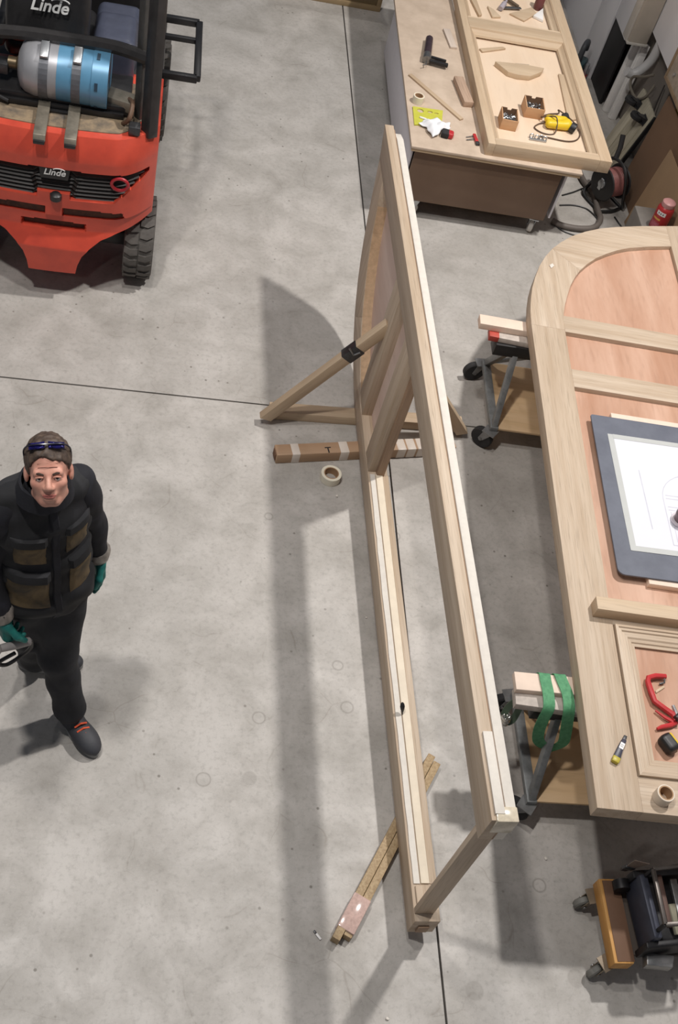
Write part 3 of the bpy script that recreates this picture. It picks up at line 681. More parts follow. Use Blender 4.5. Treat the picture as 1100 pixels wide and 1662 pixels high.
# deck on top of the counterweight
dk = [(-HWF, .7)] + [(x, rear(x, 1.03) + .0) for x in [-HWF + 2 * HWF * i / 24 for i in range(25)]] + [(HWF, .7)]
MB().prism(dk, 1.012, 1.03).build('hood_rim', M_FR, FK, .004)
dk2 = [(-HWF + .03, .6)] + [(x, max(rear(x, 1.03) + .05, .0) + (.14 * max(0, abs(x) - .33) / .15)) for x in [-.46 + .92 * i / 24 for i in range(25)]] + [(HWF - .03, .6)]
MB().prism(dk2, 1.025, 1.036).build('dusty_deck', M_DUST, FK, .003)
# grille: dark louvres in the recess
gm = P('grille_black', (52, 47, 45), .55, var=.3)
for k in range(7):
    z = .685 + .024 * k; w = .30 + (z - .67) * .9
    pts = [(q, rear(q, z) + .028, z - (.012 if abs(q) > .10 else -.008) + .02 * max(0, abs(q) - .3)) for q in [-w + 2 * w * i / 40 for i in range(41)]]
    MB().strip(pts, .020, .006, (0, .8, .6)).build('louvre', gm, FK)
pts = [(-.43 + .86 * i / 24, rear(-.43 + .86 * i / 24, .77) + .047, .77) for i in range(25)]
MB().strip(pts, .16, .004, (0, 0, 1)).build('grille_backing', P('grille_dark', (26, 24, 24), .7), FK)
MB().prism([(-.07, .79), (.07, .79), (.085, .885), (.05, .905), (-.05, .905), (-.085, .885)], rear(0, .85) - .004, rear(0, .85) + .05, lambda x, z, y: (x, y + (.02 if z > .88 else 0), z)).build('badge_plate', M_FB, FK, .006)
FX = Matrix(((1, 0, 0), (0, 0, -1), (0, 1, 0))).to_4x4()      # text plane facing -y
M_LOGO = P('logo_white', (228, 228, 226), .5, var=.02)
text('badge_lettering', 'Linde', .05, M_LOGO, FK, Matrix.Translation((0, rear(0, .85) - .005, .832)) @ FX, .0008, bold=True, shear=.25)
MB().tube([(.022 + .03 * math.cos(a), rear(0, .85) - .006, .848 + .012 * math.sin(a)) for a in [R(10 + 15 * i) for i in range(11)]], .0025, 6).build('badge_arc', M_LOGO, FK)
MB().tube([(.33 + .042 * math.cos(a), rear(.33, .79) + .0, .79 + .036 * math.sin(a)) for a in [2 * PI * k / 24 for k in range(24)]], .009, 8, closed=True).build('red_ring', P('ring_red', (176, 40, 50), .4), FK, smooth=True)
MB().lathe([(.016, -.03), (.03, -.02), (.03, .01), (.015, .02)], 14, Matrix.Translation((.01, rear(0, .68) - .005, .69))).build('tow_pin', M_FB, FK, smooth=True)
for x0, x1, z, hh in ((-.36, -.05, .578, .05), (.05, .36, .578, .05), (-.155, .155, .48, .046)):
    pts = [(q, rear(q, z) + .031, z) for q in [x0 + (x1 - x0) * i / 16 for i in range(17)]]
    MB().strip(pts, hh, .004, (0, 0, 1)).build('dusty_slot_shade', P('slot_dust_shade', (96, 60, 46), .85, vs=30, c2=(64, 44, 38)), FK)  # brown strips stand in for both the dust and the shade inside the slots
# rear steer tyres
M_TY = P('tyre_rubber', (94, 90, 86), .85, var=.25, vs=40)
def tyre(par, x, y, r, w, side):
    t = MB().lathe([(r * .56, -w / 2), (r * .9, -w / 2), (r * .955, -w * .42), (r * .955, w * .42), (r * .9, w / 2), (r * .56, w / 2)], 40, Matrix.Translation((x, y, r)) @ Matrix.Rotation(R(90), 4, 'Y')).build('tyre', M_TY, par, smooth=True)
    MB().lathe([(.05, -w * .36), (r * .5, -w * .4), (r * .585, -w * .46), (r * .585, w * .46), (r * .5, w * .4), (.05, w * .36)], 28, Matrix.Translation((x, y, r)) @ Matrix.Rotation(R(90), 4, 'Y')).build('rim', M_FB, t, smooth=True)
    n = 22
    for k in range(n):
        for s in (-1, 1):
            a = 2 * PI * (k + (.5 if s > 0 else 0)) / n; V = []
            for rr in (r * .945, r * 1.0):
                for (u, da) in ((.02, -.075), (.02, .075), (.26, .10), (.47, .02), (.47, -.12), (.26, -.05)):
                    an = a + da * 1.05; V.append((x + s * u * w, y + rr * math.cos(an), r + rr * math.sin(an)))
            MB().add(V, [(5, 4, 3, 2, 1, 0), (6, 7, 8, 9, 10, 11)] + [(i, (i + 1) % 6, 6 + (i + 1) % 6, 6 + i) for i in range(6)]).build('tread_lug', M_TY, t)
    return t
tyre(FK, .455, .34, .235, .165, 1); tyre(FK, -.455, .34, .235, .165, -1)
beam('steer_axle', (-.4, .34, .24), (.4, .34, .24), .10, .09, M_FB, FK, .01)
tyre(FK, .445, 1.72, .31, .22, 1); tyre(FK, -.445, 1.72, .31, .22, -1)
# side body and floor
MB().box((0, 1.25, .62), (.86, 1.0, .5)).build('body', M_FB, FK, .03)
MB().box((.44, 1.2, .80), (.14, .95, .10)).build('side_sill', M_FB, FK, .02)
# rear overhead guard pillars
for s in (1, -1):
    MB().tube(spline([(s * .455, .20, 1.0), (s * .45, .27, 1.3), (s * .44, .36, 1.8), (s * .43, .46, 2.08), (s * .42, .8, 2.14)], 6), .045, 4).build('guard_pillar', P('pillar_black', (58, 56, 56), .35, .2, var=.3), FK, .006)
    MB().tube([(s * .40, .30, 1.02), (s * .385, .40, 1.5), (s * .37, .52, 2.06)], .03, 4).build('guard_pillar_inner', P('pillar_grey', (84, 82, 80), .4, .3, var=.3), FK, .004)
MB().tube(spline([(-.46, .32, 1.35), (-.40, .36, 1.345), (-.2, .39, 1.35), (0, .39, 1.355), (.25, .38, 1.36), (.42, .34, 1.35)], 6), .034, 8).build('guard_crossbar', P('pillar_black', (58, 56, 56), .35, .2, var=.3), FK, smooth=True)
# cylinder cradle, clamps
for x in (-.075, .075):
    b = MB().prism([(-.01, 1.04), (.28, 1.06), (.28, 1.075), (-.02, 1.058), (-.035, 1.03), (-.022, 1.02)], x - .03, x + .03, lambda a, c, z: (z, a + .02, c)); b.build('cradle_bracket', P('worn_galvanised', (150, 142, 128), .5, .5, var=.4), FK, .003)
    MB().box((x, -.01, 1.025), (.056, .03, .02)).build('bracket_foot', M_FB, FK, .004)
MB().box((-.05, .26, 1.055), (.74, .02, .03)).build('cradle_rail', M_FB, FK, .003)
MB().box((-.05, .42, 1.075), (.8, .30, .05)).build('cradle_tray', M_FB, FK, .01)
MB().prism([(.22, .30), (.36, .26), (.37, .36), (.24, .40)], 1.07, 1.13).build('hinge_plate', P('worn_galvanised', (150, 142, 128), .5, .5, var=.4), FK, .006)
MB().tube(spline([(.32, .22, 1.04), (.35, .18, 1.10), (.36, .24, 1.15), (.34, .32, 1.12)], 6), .012, 8).build('hose', P('hose_brown', (110, 84, 66), .6), FK, smooth=True)
MB().box((.38, .16, 1.06), (.06, .06, .05)).build('latch', M_DSTEEL, FK, .008)
MB().prism([(-.06, .245), (.06, .245), (.05, .225), (-.05, .225)], 1.036, 1.05).build('hood_handle', M_FB, FK, .003)
# seat and cowl
se = organic('seat', smin([s_box((-.10, .68, 1.36), (.21, .07, .20), .05, Euler((R(-14), 0, 0)).to_matrix()), s_box((-.10, .9, 1.08), (.23, .22, .06), .05), s_box((-.34, .8, 1.16), (.03, .2, .04), .02)], .03), (-.45, .48, .95), (.25, 1.2, 1.7), .014, M_FB, FK)
text('seat_lettering', 'Linde', .085, M_LOGO, FK, Matrix.Translation((-.09, .584, 1.40)) @ Matrix.Rotation(R(-14), 4, 'X') @ FX, .0008, bold=True, shear=.25)
MB().tube([(-.035 + .045 * math.cos(a), .578, 1.43 + .02 * math.sin(a)) for a in [R(10 + 15 * i) for i in range(11)]], .004, 6).build('seat_arc', M_LOGO, FK)
organic('cowl', smin([s_box((.24, .78, 1.12), (.11, .16, .12), .04), s_box((.24, 1.0, 1.05), (.12, .2, .1), .04)], .03), (.05, .5, .95), (.45, 1.3, 1.45), .014, P('blue_grey_cover', (72, 76, 92), .4, var=.2), FK)
MB().box((-.06, 1.35, 1.45), (.5, .05, .3)).build('dashboard', M_FB, FK, .03)
MB().box((0, 1.6, 1.1), (.8, .35, .5)).build('front_cowl', M_FB, FK, .04)
MB().tube([(-.40, .58, 1.1), (-.40, .60, 1.52), (-.30, .62, 1.6)], .012, 8).build('belt_bracket', M_FB, FK, smooth=True)
# rectangular side step / mirror frame
fr = [(.50, 1.62, .86), (.70, 1.62, .86), (.70, 1.02, .86), (.50, 1.02, .86)]
for a, b in ((0, 1), (1, 2), (2, 3)): beam('step_frame', fr[a], fr[b], .04, .04, M_FB, FK, .006)
beam('step_rung', (.5, 1.42, .86), (.70, 1.42, .86), .03, .03, M_FB, FK, .004)
# gas cylinder (its own thing, strapped to the cradle)
GC = empty('gas_cylinder', (-.425 + .005, 5.03 + .365, 1.192)); tag(GC, 'grey and blue gas cylinder lying across the back of the forklift', 'gas cylinder')
GC.rotation_euler = (0, R(90), R(-2)); 
r = .143
def cyl(name, prof, mat, b=0): return MB().lathe(prof, 36, Matrix.Translation((0, 0, 0))).build(name, mat, GC, smooth=True)
cyl('shell', [(.02, -.222), (.07, -.216), (.110, -.200), (.130, -.175), (r, -.13), (r, -.02), (r - .001, -.02)], P('cylinder_grey', (168, 168, 172), .38, .3, var=.1))
cyl('blue_band', [(r - .002, -.021), (r + .001, -.02), (r + .001, .16), (r - .004, .17), (.12, .19), (.02, .20)], P('cylinder_blue', (98, 150, 184), .35, .15, var=.12, vs=10))
cyl('foot_ring', [(r - .006, .15), (r + .004, .15), (r + .004, .23), (r - .006, .23)], P('cylinder_blue', (98, 150, 184), .35, .15, var=.12, vs=10))
for a in range(6): MB().box((math.cos(a * 1.047 + .3) * (r + .003), math.sin(a * 1.047 + .3) * (r + .003), .175), (.006, .04, .016), Euler((0, 0, a * 1.047 + .3)).to_matrix()).build('ring_slot', P('slot_dark', (44, 66, 84), .6), GC)
for z, nm in ((-.085, 0), (.075, 1)):
    MB().lathe([(r + .001, z - .022), (r + .004, z - .022), (r + .004, z + .022), (r + .001, z + .022)], 36, close=True).build('strap', P('strap_grey', (110, 112, 118), .5, .4, var=.3), GC)
    MB().box((-(r + .012) * math.cos(R(25)), -(r + .012) * math.sin(R(25)), z), (.022, .09, .04), Euler((0, 0, R(25))).to_matrix()).build('buckle', M_ZINC, GC, .004)
MB().lathe([(.03, -.27), (.03, -.23), (.04, -.22)], 16).build('valve', P('brass', (120, 104, 80), .4, .6), GC, smooth=True)
MB().box((.02, -.02, -.29), (.06, .05, .05)).build('regulator', M_DSTEEL, GC, .008)
MB().tube(spline([(0, 0, -.30), (.05, -.05, -.35), (.11, -.1, -.34), (.13, -.14, -.25)], 6), .01, 8).build('gas_hose', M_RUB, GC, smooth=True)
# ---------------------------------------------------------------- the walking man
PO = Vector((-.2, 2.45, 0)); MAN = empty('person', PO); tag(MAN, 'man in dark work clothes and teal gloves walking, looking up at the camera', 'person')
rel = lambda *p: tuple(Vector(p) - PO)
ta = math.atan2(.46, .89); TR_ = Matrix.Rotation(ta, 3, 'Z')          # torso frame: x = his left, -y = forward
fd = Vector((.46, -.89, 0)); ld = Vector((.89, .46, 0))
def cloth_mat(name, c, c2, sc=14, rough=.85):
    m, nt, b = _new(name); v = _coord(nt, rnd=False); n = _noise(nt, v, sc, 5, .6, .6); f = _noise(nt, v, 420, 2)
    nt.links.new(_mixc(nt, _ramp(nt, n, [(.42, 0.), (.68, 1.)]), lin(c), lin(c2)), b.inputs['Base Color']); b.inputs['Roughness'].default_value = rough; _bump(nt, b, f, .25, .001); return m
M_VEST = cloth_mat('vest_cloth', (34, 34, 36), (44, 44, 48), 9); M_SLV = cloth_mat('sleeve_cloth', (30, 30, 36), (40, 41, 50)); M_TRO = cloth_mat('trouser_cloth', (32, 33, 38), (46, 47, 52), 7)
M_PKT = cloth_mat('worn_pocket', (112, 94, 66), (70, 62, 50), 13)
M_SKIN = P('skin', (214, 160, 140), .5, vs=30, c2=(200, 140, 122)); M_HAIR = P('brown_hair', (62, 50, 44), .6, vs=60, c2=(94, 78, 66))
M_GLV = P('teal_glove', (30, 128, 118), .6, vs=40, c2=(24, 104, 100)); M_CUF = P('grey_cuff', (168, 160, 152), .45, .2, var=.4, vs=40)
def wrinkle(k=1.0, s=1.0):
    def fn(g):
        x, y, z = g[..., 0], g[..., 1], g[..., 2]
        return k * (.004 * np.sin(38 * s * z + 9 * x + 3 * np.sin(14 * y)) * np.sin(17 * x + 6 * z) + .003 * np.sin(60 * s * z - 22 * x + 11 * y) + .0025 * np.sin(31 * x + 24 * y + 40 * z))
    return fn
Z0 = .02
# --- trousers
hipL, hipR = rel(-.135, 2.50, .90), rel(-.275, 2.44, .90)
knL, anL = rel(-.150, 2.42, .50), rel(-.095, 2.385, .15)
knR, anR = rel(-.278, 2.52, .50), rel(-.262, 2.645, .13)
tro = smin([s_ell(rel(-.205, 2.47, .95), (.165, .115, .12), TR_), s_cone(hipL, knL, .092, .074), s_cone(knL, anL, .074, .064), s_cone(hipR, knR, .092, .074), s_cone(knR, anR, .074, .064), s_cone(anL, rel(-.092, 2.382, .135), .058, .062), s_cone(anR, rel(-.262, 2.648, .085), .060, .066)], .035)
organic('trousers', tro, (-.4, -.35, .02), (.35, .4, 1.12), .0125, M_TRO, MAN, wrinkle(.6, .6), 1)
# --- jacket sleeves (with the jacket body under the vest)
shL, shR = rel(-.112, 2.565, 1.42), rel(-.362, 2.435, 1.42)
elL, wrL = rel(-.062, 2.605, 1.14), rel(-.034, 2.61, .965)
elR, wrR = rel(-.408, 2.40, 1.13), rel(-.355, 2.335, .93)
jk = smin([s_ell(rel(-.232, 2.50, 1.28), (.17, .11, .2), TR_), s_cone(shL, elL, .068, .054), s_cone(elL, wrL, .054, .043), s_cone(shR, elR, .070, .056), s_cone(elR, wrR, .056, .045), s_cone(rel(-.226, 2.487, 1.44), rel(-.212, 2.432, 1.555), .080, .066)], .03)
organic('jacket', jk, (-.40, -.32, .85), (.35, .35, 1.58), .011, M_SLV, MAN, wrinkle(.8, .7), 1)
# --- quilted work vest, hem flaring over the hips
vf = smin([s_ell(rel(-.238, 2.505, 1.30), (.188, .135, .20), TR_), s_ell(rel(-.222, 2.49, 1.10), (.182, .135, .20), TR_), s_ell(rel(-.207, 2.475, .93), (.188, .140, .13), TR_), s_cone(rel(-.232, 2.50, 1.45), rel(-.122, 2.56, 1.435), .070, .058), s_cone(rel(-.232, 2.50, 1.45), rel(-.348, 2.44, 1.435), .070, .060)], .04)
cutz = lambda X: np.maximum(vf(X), .805 + .02 * np.sin(9 * X[..., 0]) - X[..., 2])
neckcut = s_cone(rel(-.218, 2.455, 1.50), rel(-.205, 2.40, 1.62), .045, .075)
organic('work_vest', s_sub(cutz, neckcut, .01), (-.45, -.3, .8), (.35, .35, 1.6), .010, M_VEST, MAN, wrinkle(1.2), 1)
# collar
cc = Vector(rel(-.217, 2.456, 1.482)); m = MB(); V = []; n = 28
for zz, rr in ((0, .092), (.07, .078), (.073, .070), (0, .080)):
    for k in range(n):
        a = 2 * PI * k / n; q = Vector((rr * 1.08 * math.cos(a), rr * math.sin(a), zz + .018 * (1 if math.sin(a) > 0 else .2) * abs(math.sin(a)))); q = TR_ @ q; V.append(cc + q)
m.add(V, [(i * n + k, i * n + (k + 1) % n, ((i + 1) % 4) * n + (k + 1) % n, ((i + 1) % 4) * n + k) for i in range(4) for k in range(n)]).build('collar', M_SLV, MAN, smooth=True)
# surface helper: march from outside onto the vest along -forward at torso coordinates (l, z)
def on_vest(l, z, off=.004):
    c = np.array(rel(-.222, 2.49, 0)); f = np.array(fd); L = np.array(ld)
    ts = np.arange(.30, .0, -.002); q = c + L * l + ts[:, None] * f; q[:, 2] = z
    k = np.argmax(vf(q) < 0); return Vector(q[k]) + fd * off
def patch(name, l0, l1, z0, z1, mat, th=.010, n=8, off=.004, skew=0.0):
    V = []
    for s in (0, 1):
        for i in range(n + 1):
            for j in range(n + 1):
                e = .0 if s == 0 else th; z = z0 + (z1 - z0) * j / n; l = l0 + (l1 - l0) * i / n + skew * (j / n - .5)
                rim = min(i, n - i, j, n - j) == 0
                V.append(on_vest(l, z, off - .008 + (e if not rim else e * .45)))
    k = (n + 1) ** 2; idx = lambda s, i, j: s * k + i * (n + 1) + j
    F = [(idx(s, i, j), idx(s, i + 1, j), idx(s, i + 1, j + 1), idx(s, i, j + 1)) for s in (0, 1) for i in range(n) for j in range(n)]
    for i in range(n): F += [(idx(0, i, 0), idx(0, i + 1, 0), idx(1, i + 1, 0), idx(1, i, 0)), (idx(0, i, n), idx(0, i + 1, n), idx(1, i + 1, n), idx(1, i, n)), (idx(0, 0, i), idx(0, 0, i + 1), idx(1, 0, i + 1), idx(1, 0, i)), (idx(0, n, i), idx(0, n, i + 1), idx(1, n, i + 1), idx(1, n, i))]
    return MB().add(V, F).build(name, mat, MAN, smooth=True)
patch('zip_placket', -.016, .016, .87, 1.45, M_SLV, .012)
patch('chest_pocket', -.135, -.035, 1.20, 1.31, M_PKT, .016); patch('chest_pocket', .04, .135, 1.22, 1.33, M_PKT, .014)
patch('hip_pocket', -.16, -.03, .97, 1.13, M_PKT, .02); patch('hip_pocket', .05, .15, 1.0, 1.16, M_PKT, .016)
patch('pocket_flap', -.145, -.03, 1.30, 1.345, M_VEST, .022); patch('pocket_flap', .035, .145, 1.32, 1.36, M_VEST, .02)
patch('pocket_flap', -.165, -.025, 1.115, 1.165, M_VEST, .028); patch('pocket_flap', .045, .155, 1.145, 1.19, M_VEST, .024)
# --- head: one mesh with neck; frame x = his left, y = forward (face), z = up
hy = Vector((.07, -1, 0)).normalized(); hx = Vector((0, 0, 1)).cross(hy) * -1
HB = Matrix((hx, hy, Vector((0, 0, 1)))).transposed()                  # columns
HM = Matrix.Translation(Vector(rel(-.203, 2.425, 1.645))) @ (HB @ Matrix.Rotation(R(36), 3, 'X') @ Matrix.Rotation(R(5), 3, 'Y')).to_4x4() @ Matrix.Scale(.89, 4)
cran = s_ell((0, -.012, .035), (.077, .097, .088))
hd = smin([cran, s_ell((0, .022, -.042), (.062, .070, .072)), s_ell((0, .050, -.098), (.030, .028, .022)), s_ell((.043, .058, -.032), (.020, .022, .018)), s_ell((-.043, .058, -.032), (.020, .022, .018)), s_cone((-.04, .076, .008), (.04, .076, .008), .012, .012), s_cone((.048, .0, -.085), (.02, .05, -.105), .018, .016), s_cone((-.048, .0, -.085), (-.02, .05, -.105), .018, .016)], .022)
hd = smin([hd, s_cone((0, .086, .0), (0, .108, -.040), .008, .012), s_ell((.012, .096, -.046), (.009, .012, .008)), s_ell((-.012, .096, -.046), (.009, .012, .008)), s_ell((0, .082, -.070), (.026, .014, .016)), s_ell((0, .080, -.088), (.02, .012, .01))], .010)
for sx in (-1, 1): hd = s_sub(hd, s_ell((sx * .031, .097, -.012), (.017, .013, .0085)), .008)
hd = s_sub(hd, s_cone((-.022, .100, -.0735), (.022, .100, -.0735), .0035, .0035), .004)
hd = smin([hd, s_ell((.079, -.006, -.012), (.010, .021, .032)), s_ell((-.079, -.006, -.012), (.010, .021, .032)), s_cone((0, -.03, -.07), (-.018, -.155, -.125), .056, .058)], .010)
body = organic('body', hd, (-.12, -.24, -.2), (.12, .15, .16), .0042, M_SKIN, MAN, None, 1, HM)
def hcut(X):
    p = X[..., 1] * -.70 + X[..., 2] * .71
    return np.maximum(s_ell((0, -.014, .036), (.084, .106, .099))(X), -.014 + .006 * np.sin(60 * X[..., 0]) - p)
def hn(g): return .003 * np.sin(150 * g[..., 0] + 40 * g[..., 1]) * np.sin(95 * g[..., 1] + 60 * g[..., 2]) + .002 * np.sin(230 * g[..., 1] - 120 * g[..., 0])
organic('hair', hcut, (-.12, -.16, -.13), (.12, .15, .17), .005, M_HAIR, body, hn, 1)
M_EYE = P('eye_white', (214, 200, 194), .3, var=.03); M_DARK = P('brow_dark', (70, 54, 46), .8)
for sx in (-1, 1):
    e = MB().lathe([(.0005, -.011)] + [(.0112 * math.sin(PI * k / 10), -.0112 * math.cos(PI * k / 10)) for k in range(1, 10)] + [(.0005, .011)], 16, Matrix.Translation((sx * .031, .0785, -.0115))).build('eye', M_EYE, body, smooth=True)
    MB().lathe([(.0052, 0), (.004, .0012), (.0006, .0014)], 12, Matrix.Translation((sx * .031, .0892, -.0095)) @ Matrix.Rotation(R(-90), 4, 'X')).build('iris', P('iris', (44, 44, 46), .3), e, smooth=True)
    MB().tube(spline([(sx * .016, .0905, .004), (sx * .028, .0915, .009), (sx * .041, .084, .008), (sx * .050, .074, .003)], 4), [.0035] * 4 + [.0042] * 4 + [.003] * 5, 6).build('eyebrow', M_DARK, body, smooth=True)
    MB().tube(spline([(sx * .018, .0885, -.0055), (sx * .031, .0915, -.0035), (sx * .044, .084, -.008)], 4), .0032, 6).build('eyelid', M_SKIN, body, smooth=True)
MB().tube(spline([(-.024, .0865, -.0722), (-.010, .0955, -.0700), (0, .0965, -.0712), (.010, .0955, -.0700), (.024, .0865, -.0722)], 4), [.0015] + [.003] * 15 + [.0015], 6).build('upper_lip', P('lip', (186, 112, 104), .5), body, smooth=True)
MB().tube(spline([(-.021, .0865, -.0745), (-.009, .0940, -.0778), (.009, .0940, -.0778), (.021, .0865, -.0745)], 4), [.0015] + [.0034] * 11 + [.0015], 6).build('lower_lip', P('lip', (186, 112, 104), .5), body, smooth=True)
for k, zz in enumerate((.030, .042)):
    MB().tube(spline([(-.035, .0815 - k * .006, zz), (0, .0895 - k * .006, zz + .003), (.035, .0815 - k * .006, zz)], 5), .0012, 5).build('brow_crease', P('skin_crease', (184, 128, 112), .6), body, smooth=True)
# safety glasses pushed up on the hair
gl = MB().tube(spline([(-.083, -.02, .045), (-.080, .03, .085), (-.055, .062, .108), (0, .074, .112), (.055, .062, .108), (.080, .03, .085), (.083, -.02, .045)], 6), .003, 6).build('safety_glasses', P('glasses_frame', (40, 40, 60), .25), body, smooth=True)
M_LEN = P('blue_lens', (58, 52, 150), .06, .6, vs=70, c2=(28, 28, 44))
for sx in (-1, 1):
    V = []
    for i in range(7):
        for j in range(4):
            t = .006 + .056 * i / 6; V.append((sx * t, .078 - .2 * (t - .006) ** 2 * 20 - j * .0055, .101 + j * .0065 - (t * .15)))
    o = MB().add(V, [(i * 4 + j, i * 4 + 4 + j, i * 4 + 5 + j, i * 4 + 1 + j) for i in range(6) for j in range(3)]).build('lens', M_LEN, gl, smooth=True)
    o.modifiers.new('t', 'SOLIDIFY').thickness = .002
# --- gloved hands
def hand(name, wrist, down, fwd, curl, side):
    """wrist: world-relative point, down: finger direction, fwd: direction of thumb edge"""
    z = -Vector(down).normalized(); y = (Vector(fwd) - z * Vector(fwd).dot(z)).normalized(); x = y.cross(z)
    M3 = Matrix((x, y, z)).transposed(); fs = [s_box((0, 0, -.055), (.016, .040, .048), .014), s_cone((0, 0, .01), (0, 0, -.03), .027, .029)]
    for i, (yy, ln) in enumerate(((.030, .072), (.010, .080), (-.011, .074), (-.031, .058))):
        a = Vector((0, yy, -.095)); c = curl + .08 * i; p = [a]; ang = .12
        for s in (.42, .33, .25):
            ang += c; p.append(p[-1] + Vector((side * math.sin(ang), yy * .05, -math.cos(ang))) * ln * s)
        fs += [s_cone(p[k], p[k + 1], .0098 - .0006 * k, .0092 - .0006 * k) for k in range(3)]
    t0 = Vector((side * .006, .034, -.030)); t1 = t0 + Vector((side * .018, .026, -.030)); t2 = t1 + Vector((side * .014 * (1 + curl), .004, -.030))
    fs += [s_cone(t0, t1, .015, .012), s_cone(t1, t2, .012, .010)]
    b = smin(fs[:2] + fs[-2:], .012); g = fs[2:-2]
    fn = lambda X: np.minimum(b(X), smin([b] + g, .0035)(X))
    return organic(name, fn, (-.09, -.07, -.20), (.09, .09, .04), .0036, M_GLV, MAN, None, 1, Matrix.Translation(Vector(wrist)) @ M3.to_4x4() @ Matrix.Scale(1.08, 4))
wl = Vector(rel(-.028, 2.61, .935)); hand('glove', wl, (.06, -.06, -1), fd, .16, 1)
wr = Vector(rel(-.348, 2.33, .905)); hand('glove', wr, (.06, -.12, -1), (.5, -.85, 0), .75, -1)
for w, p in ((wl, elL), (wr, elR)):
    a = Vector(p); d = (w - a).normalized()
    MB().tube([w - d * .05, w - d * .035, w - d * .01, w + d * .012, w + d * .02], [.046, .052, .047, .040, .034], 14).build('glove_cuff', M_CUF, MAN, smooth=True)
# --- shoes
def shoe(toe, heel, label):
    t, h = Vector(toe), Vector(heel); d = (t - h); L = d.length; az = math.atan2(d.y, d.x)
    M4 = Matrix.Translation((h.x, h.y, 0)) @ Matrix.Rotation(az, 4, 'Z')
    up_ = smin([s_ell((.06, 0, .055), (.065, .040, .05)), s_ell((.15, 0, .045), (.09, .047, .042)), s_ell((L - .07, .0, .04), (.07, .047, .034)), s_cone((.06, 0, .06), (.055, 0, .11), .042, .045)], .03)
    fn = lambda X: np.maximum(up_(X), .018 - X[..., 2])
    s = organic('shoe', fn, (-.03, -.08, .0), (L + .03, .08, .18), .0055, P('grey_shoe', (60, 61, 66), .6, vs=30), MAN, None, 1, M4)
    so_ = [(L / 2 + (L / 2) * math.cos(a) * (1 if math.cos(a) > 0 else 1), (.040 + .008 * (math.cos(a) * .5 + .5)) * math.sin(a) * (1.0)) for a in [2 * PI * k / 32 for k in range(32)]]
    MB().prism(so_, .002, .026).build('sole', P('pale_sole', (150, 150, 148), .8), s, .004)
    for k in range(4):
        x = .135 + .020 * k; zt = .100 - .010 * k
        MB().tube([(x, -.026, zt - .010), (x + .004, 0, zt + .004), (x + .008, .026, zt - .010)], .0042, 6).build('lace', P('orange_lace', (232, 96, 60), .6), s, smooth=True)
    MB().tube([(.12, 0, .1), (.10, .03, .115), (.09, .05, .10)], .0042, 6).build('lace', P('orange_lace', (232, 96, 60), .6), s, smooth=True)
    return s
shoe(rel(.038, 2.225, 0), rel(-.125, 2.44, 0), ''); shoe(rel(-.055, 2.665, 0), rel(-.335, 2.648, 0), '')
# --- small tool in his right hand
ht = empty('hand_tool', PO + wr + Vector((.035, -.055, -.115))); ht.rotation_euler = (R(8), R(-78), R(20)); tag(ht, 'small grey hand tool with a black cord loop held at his side', 'hand tool')
MB().lathe([(.010, -.08), (.016, -.075), (.018, -.02), (.015, .04), (.024, .05), (.024, .075), (.014, .08)], 16).build('tool_body', P('tool_grey', (150, 144, 142), .4), ht, smooth=True)
MB().tube(spline([(0, 0, -.08), (-.05, .0, -.09), (-.11, .01, -.07), (-.15, .01, -.02), (-.12, .01, .02), (-.06, .0, -.03)], 6), .008, 8).build('cord_loop', M_BLACK, ht, smooth=True)
# ---------------------------------------------------------------- right-hand wall and what leans on it
wl_ = tag(empty('wall_right'), kind='structure')
M_WG = P('grey_plaster', (128, 120, 112), .8, vs=3); M_WW = P('white_cladding', (238, 236, 238), .45, var=.04, vs=2)
MB().box((3.72, 5.75, .38), (.2, 16.5, .76)).build('lower_plaster', M_WG, wl_)
MB().box((3.68, 5.75, 2.18), (.28, 16.5, 2.84)).build('upper_plaster', M_WW, wl_)
def board(name, x, y0, y1, z0, z1, mat, label, cat='board', th=.02, group=None):
    o = MB().box((0, 0, 0), (th, y1 - y0, z1 - z0)).build(name, mat, None, .002); o.location = (x, (y0 + y1) / 2, (z0 + z1) / 2); tag(o, label, cat, group); return o
board('wall_sheet', 3.47, 8.70, 9.6, 0, 2.4, M_WW, 'tall white panel against the wall, farthest one behind bench', group='white panels on the wall')
board('wall_sheet', 3.47, 8.34, 8.67, 0, 2.4, M_WW, 'narrow tall white panel left of the black opening', group='white panels on the wall')
board('wall_sheet', 3.475, 7.99, 8.335, .54, 2.4, M_WW, 'raised white panel hanging above the black opening', group='white panels on the wall')
board('opening_sheet', 3.49, 7.99, 8.335, 0.001, .535, P('opening_dark', (24, 22, 24), .6), 'black sheet standing in for a dark opening below raised white panel')  # black colour stands in for the dark inside of a wall opening
board('dark_cabinet', 3.36, 9.62, 10.6, 0.001, 1.6, P('cabinet_black', (40, 38, 42), .5), 'dark cabinet beside the farthest white panel', 'cabinet', .3)
for k, (px, py, nm) in enumerate(((975, 178, 'first'), (984, 190, 'second'))):
    p = U(px, py, 0); o = MB(); o.box((0, 0, .31), (.05, .045, .62)); o.box((-.03, 0, .31), (.012, .03, .62)); o = o.build('white_profile', M_WHITE, None, .003); o.location = (p.x + .045, p.y, 0.001); o.rotation_euler = (0, R(1.5), 0)
    tag(o, 'upright white window profile leaning on the wall, %s' % ('the one nearer the black opening' if k == 0 else 'the one nearer the wheeled board'), 'profile', 'white profiles leaning on the wall')
tk = MB().box((0, 0, 0), (.15, .13, 1.7)).build('cable_trunking', P('beige_trunking', (192, 182, 168), .5, var=.05), None, .012); tk.location = (3.46, 7.80, .65 + .85); tag(tk, 'beige vertical trunking box on the wall', 'trunking')
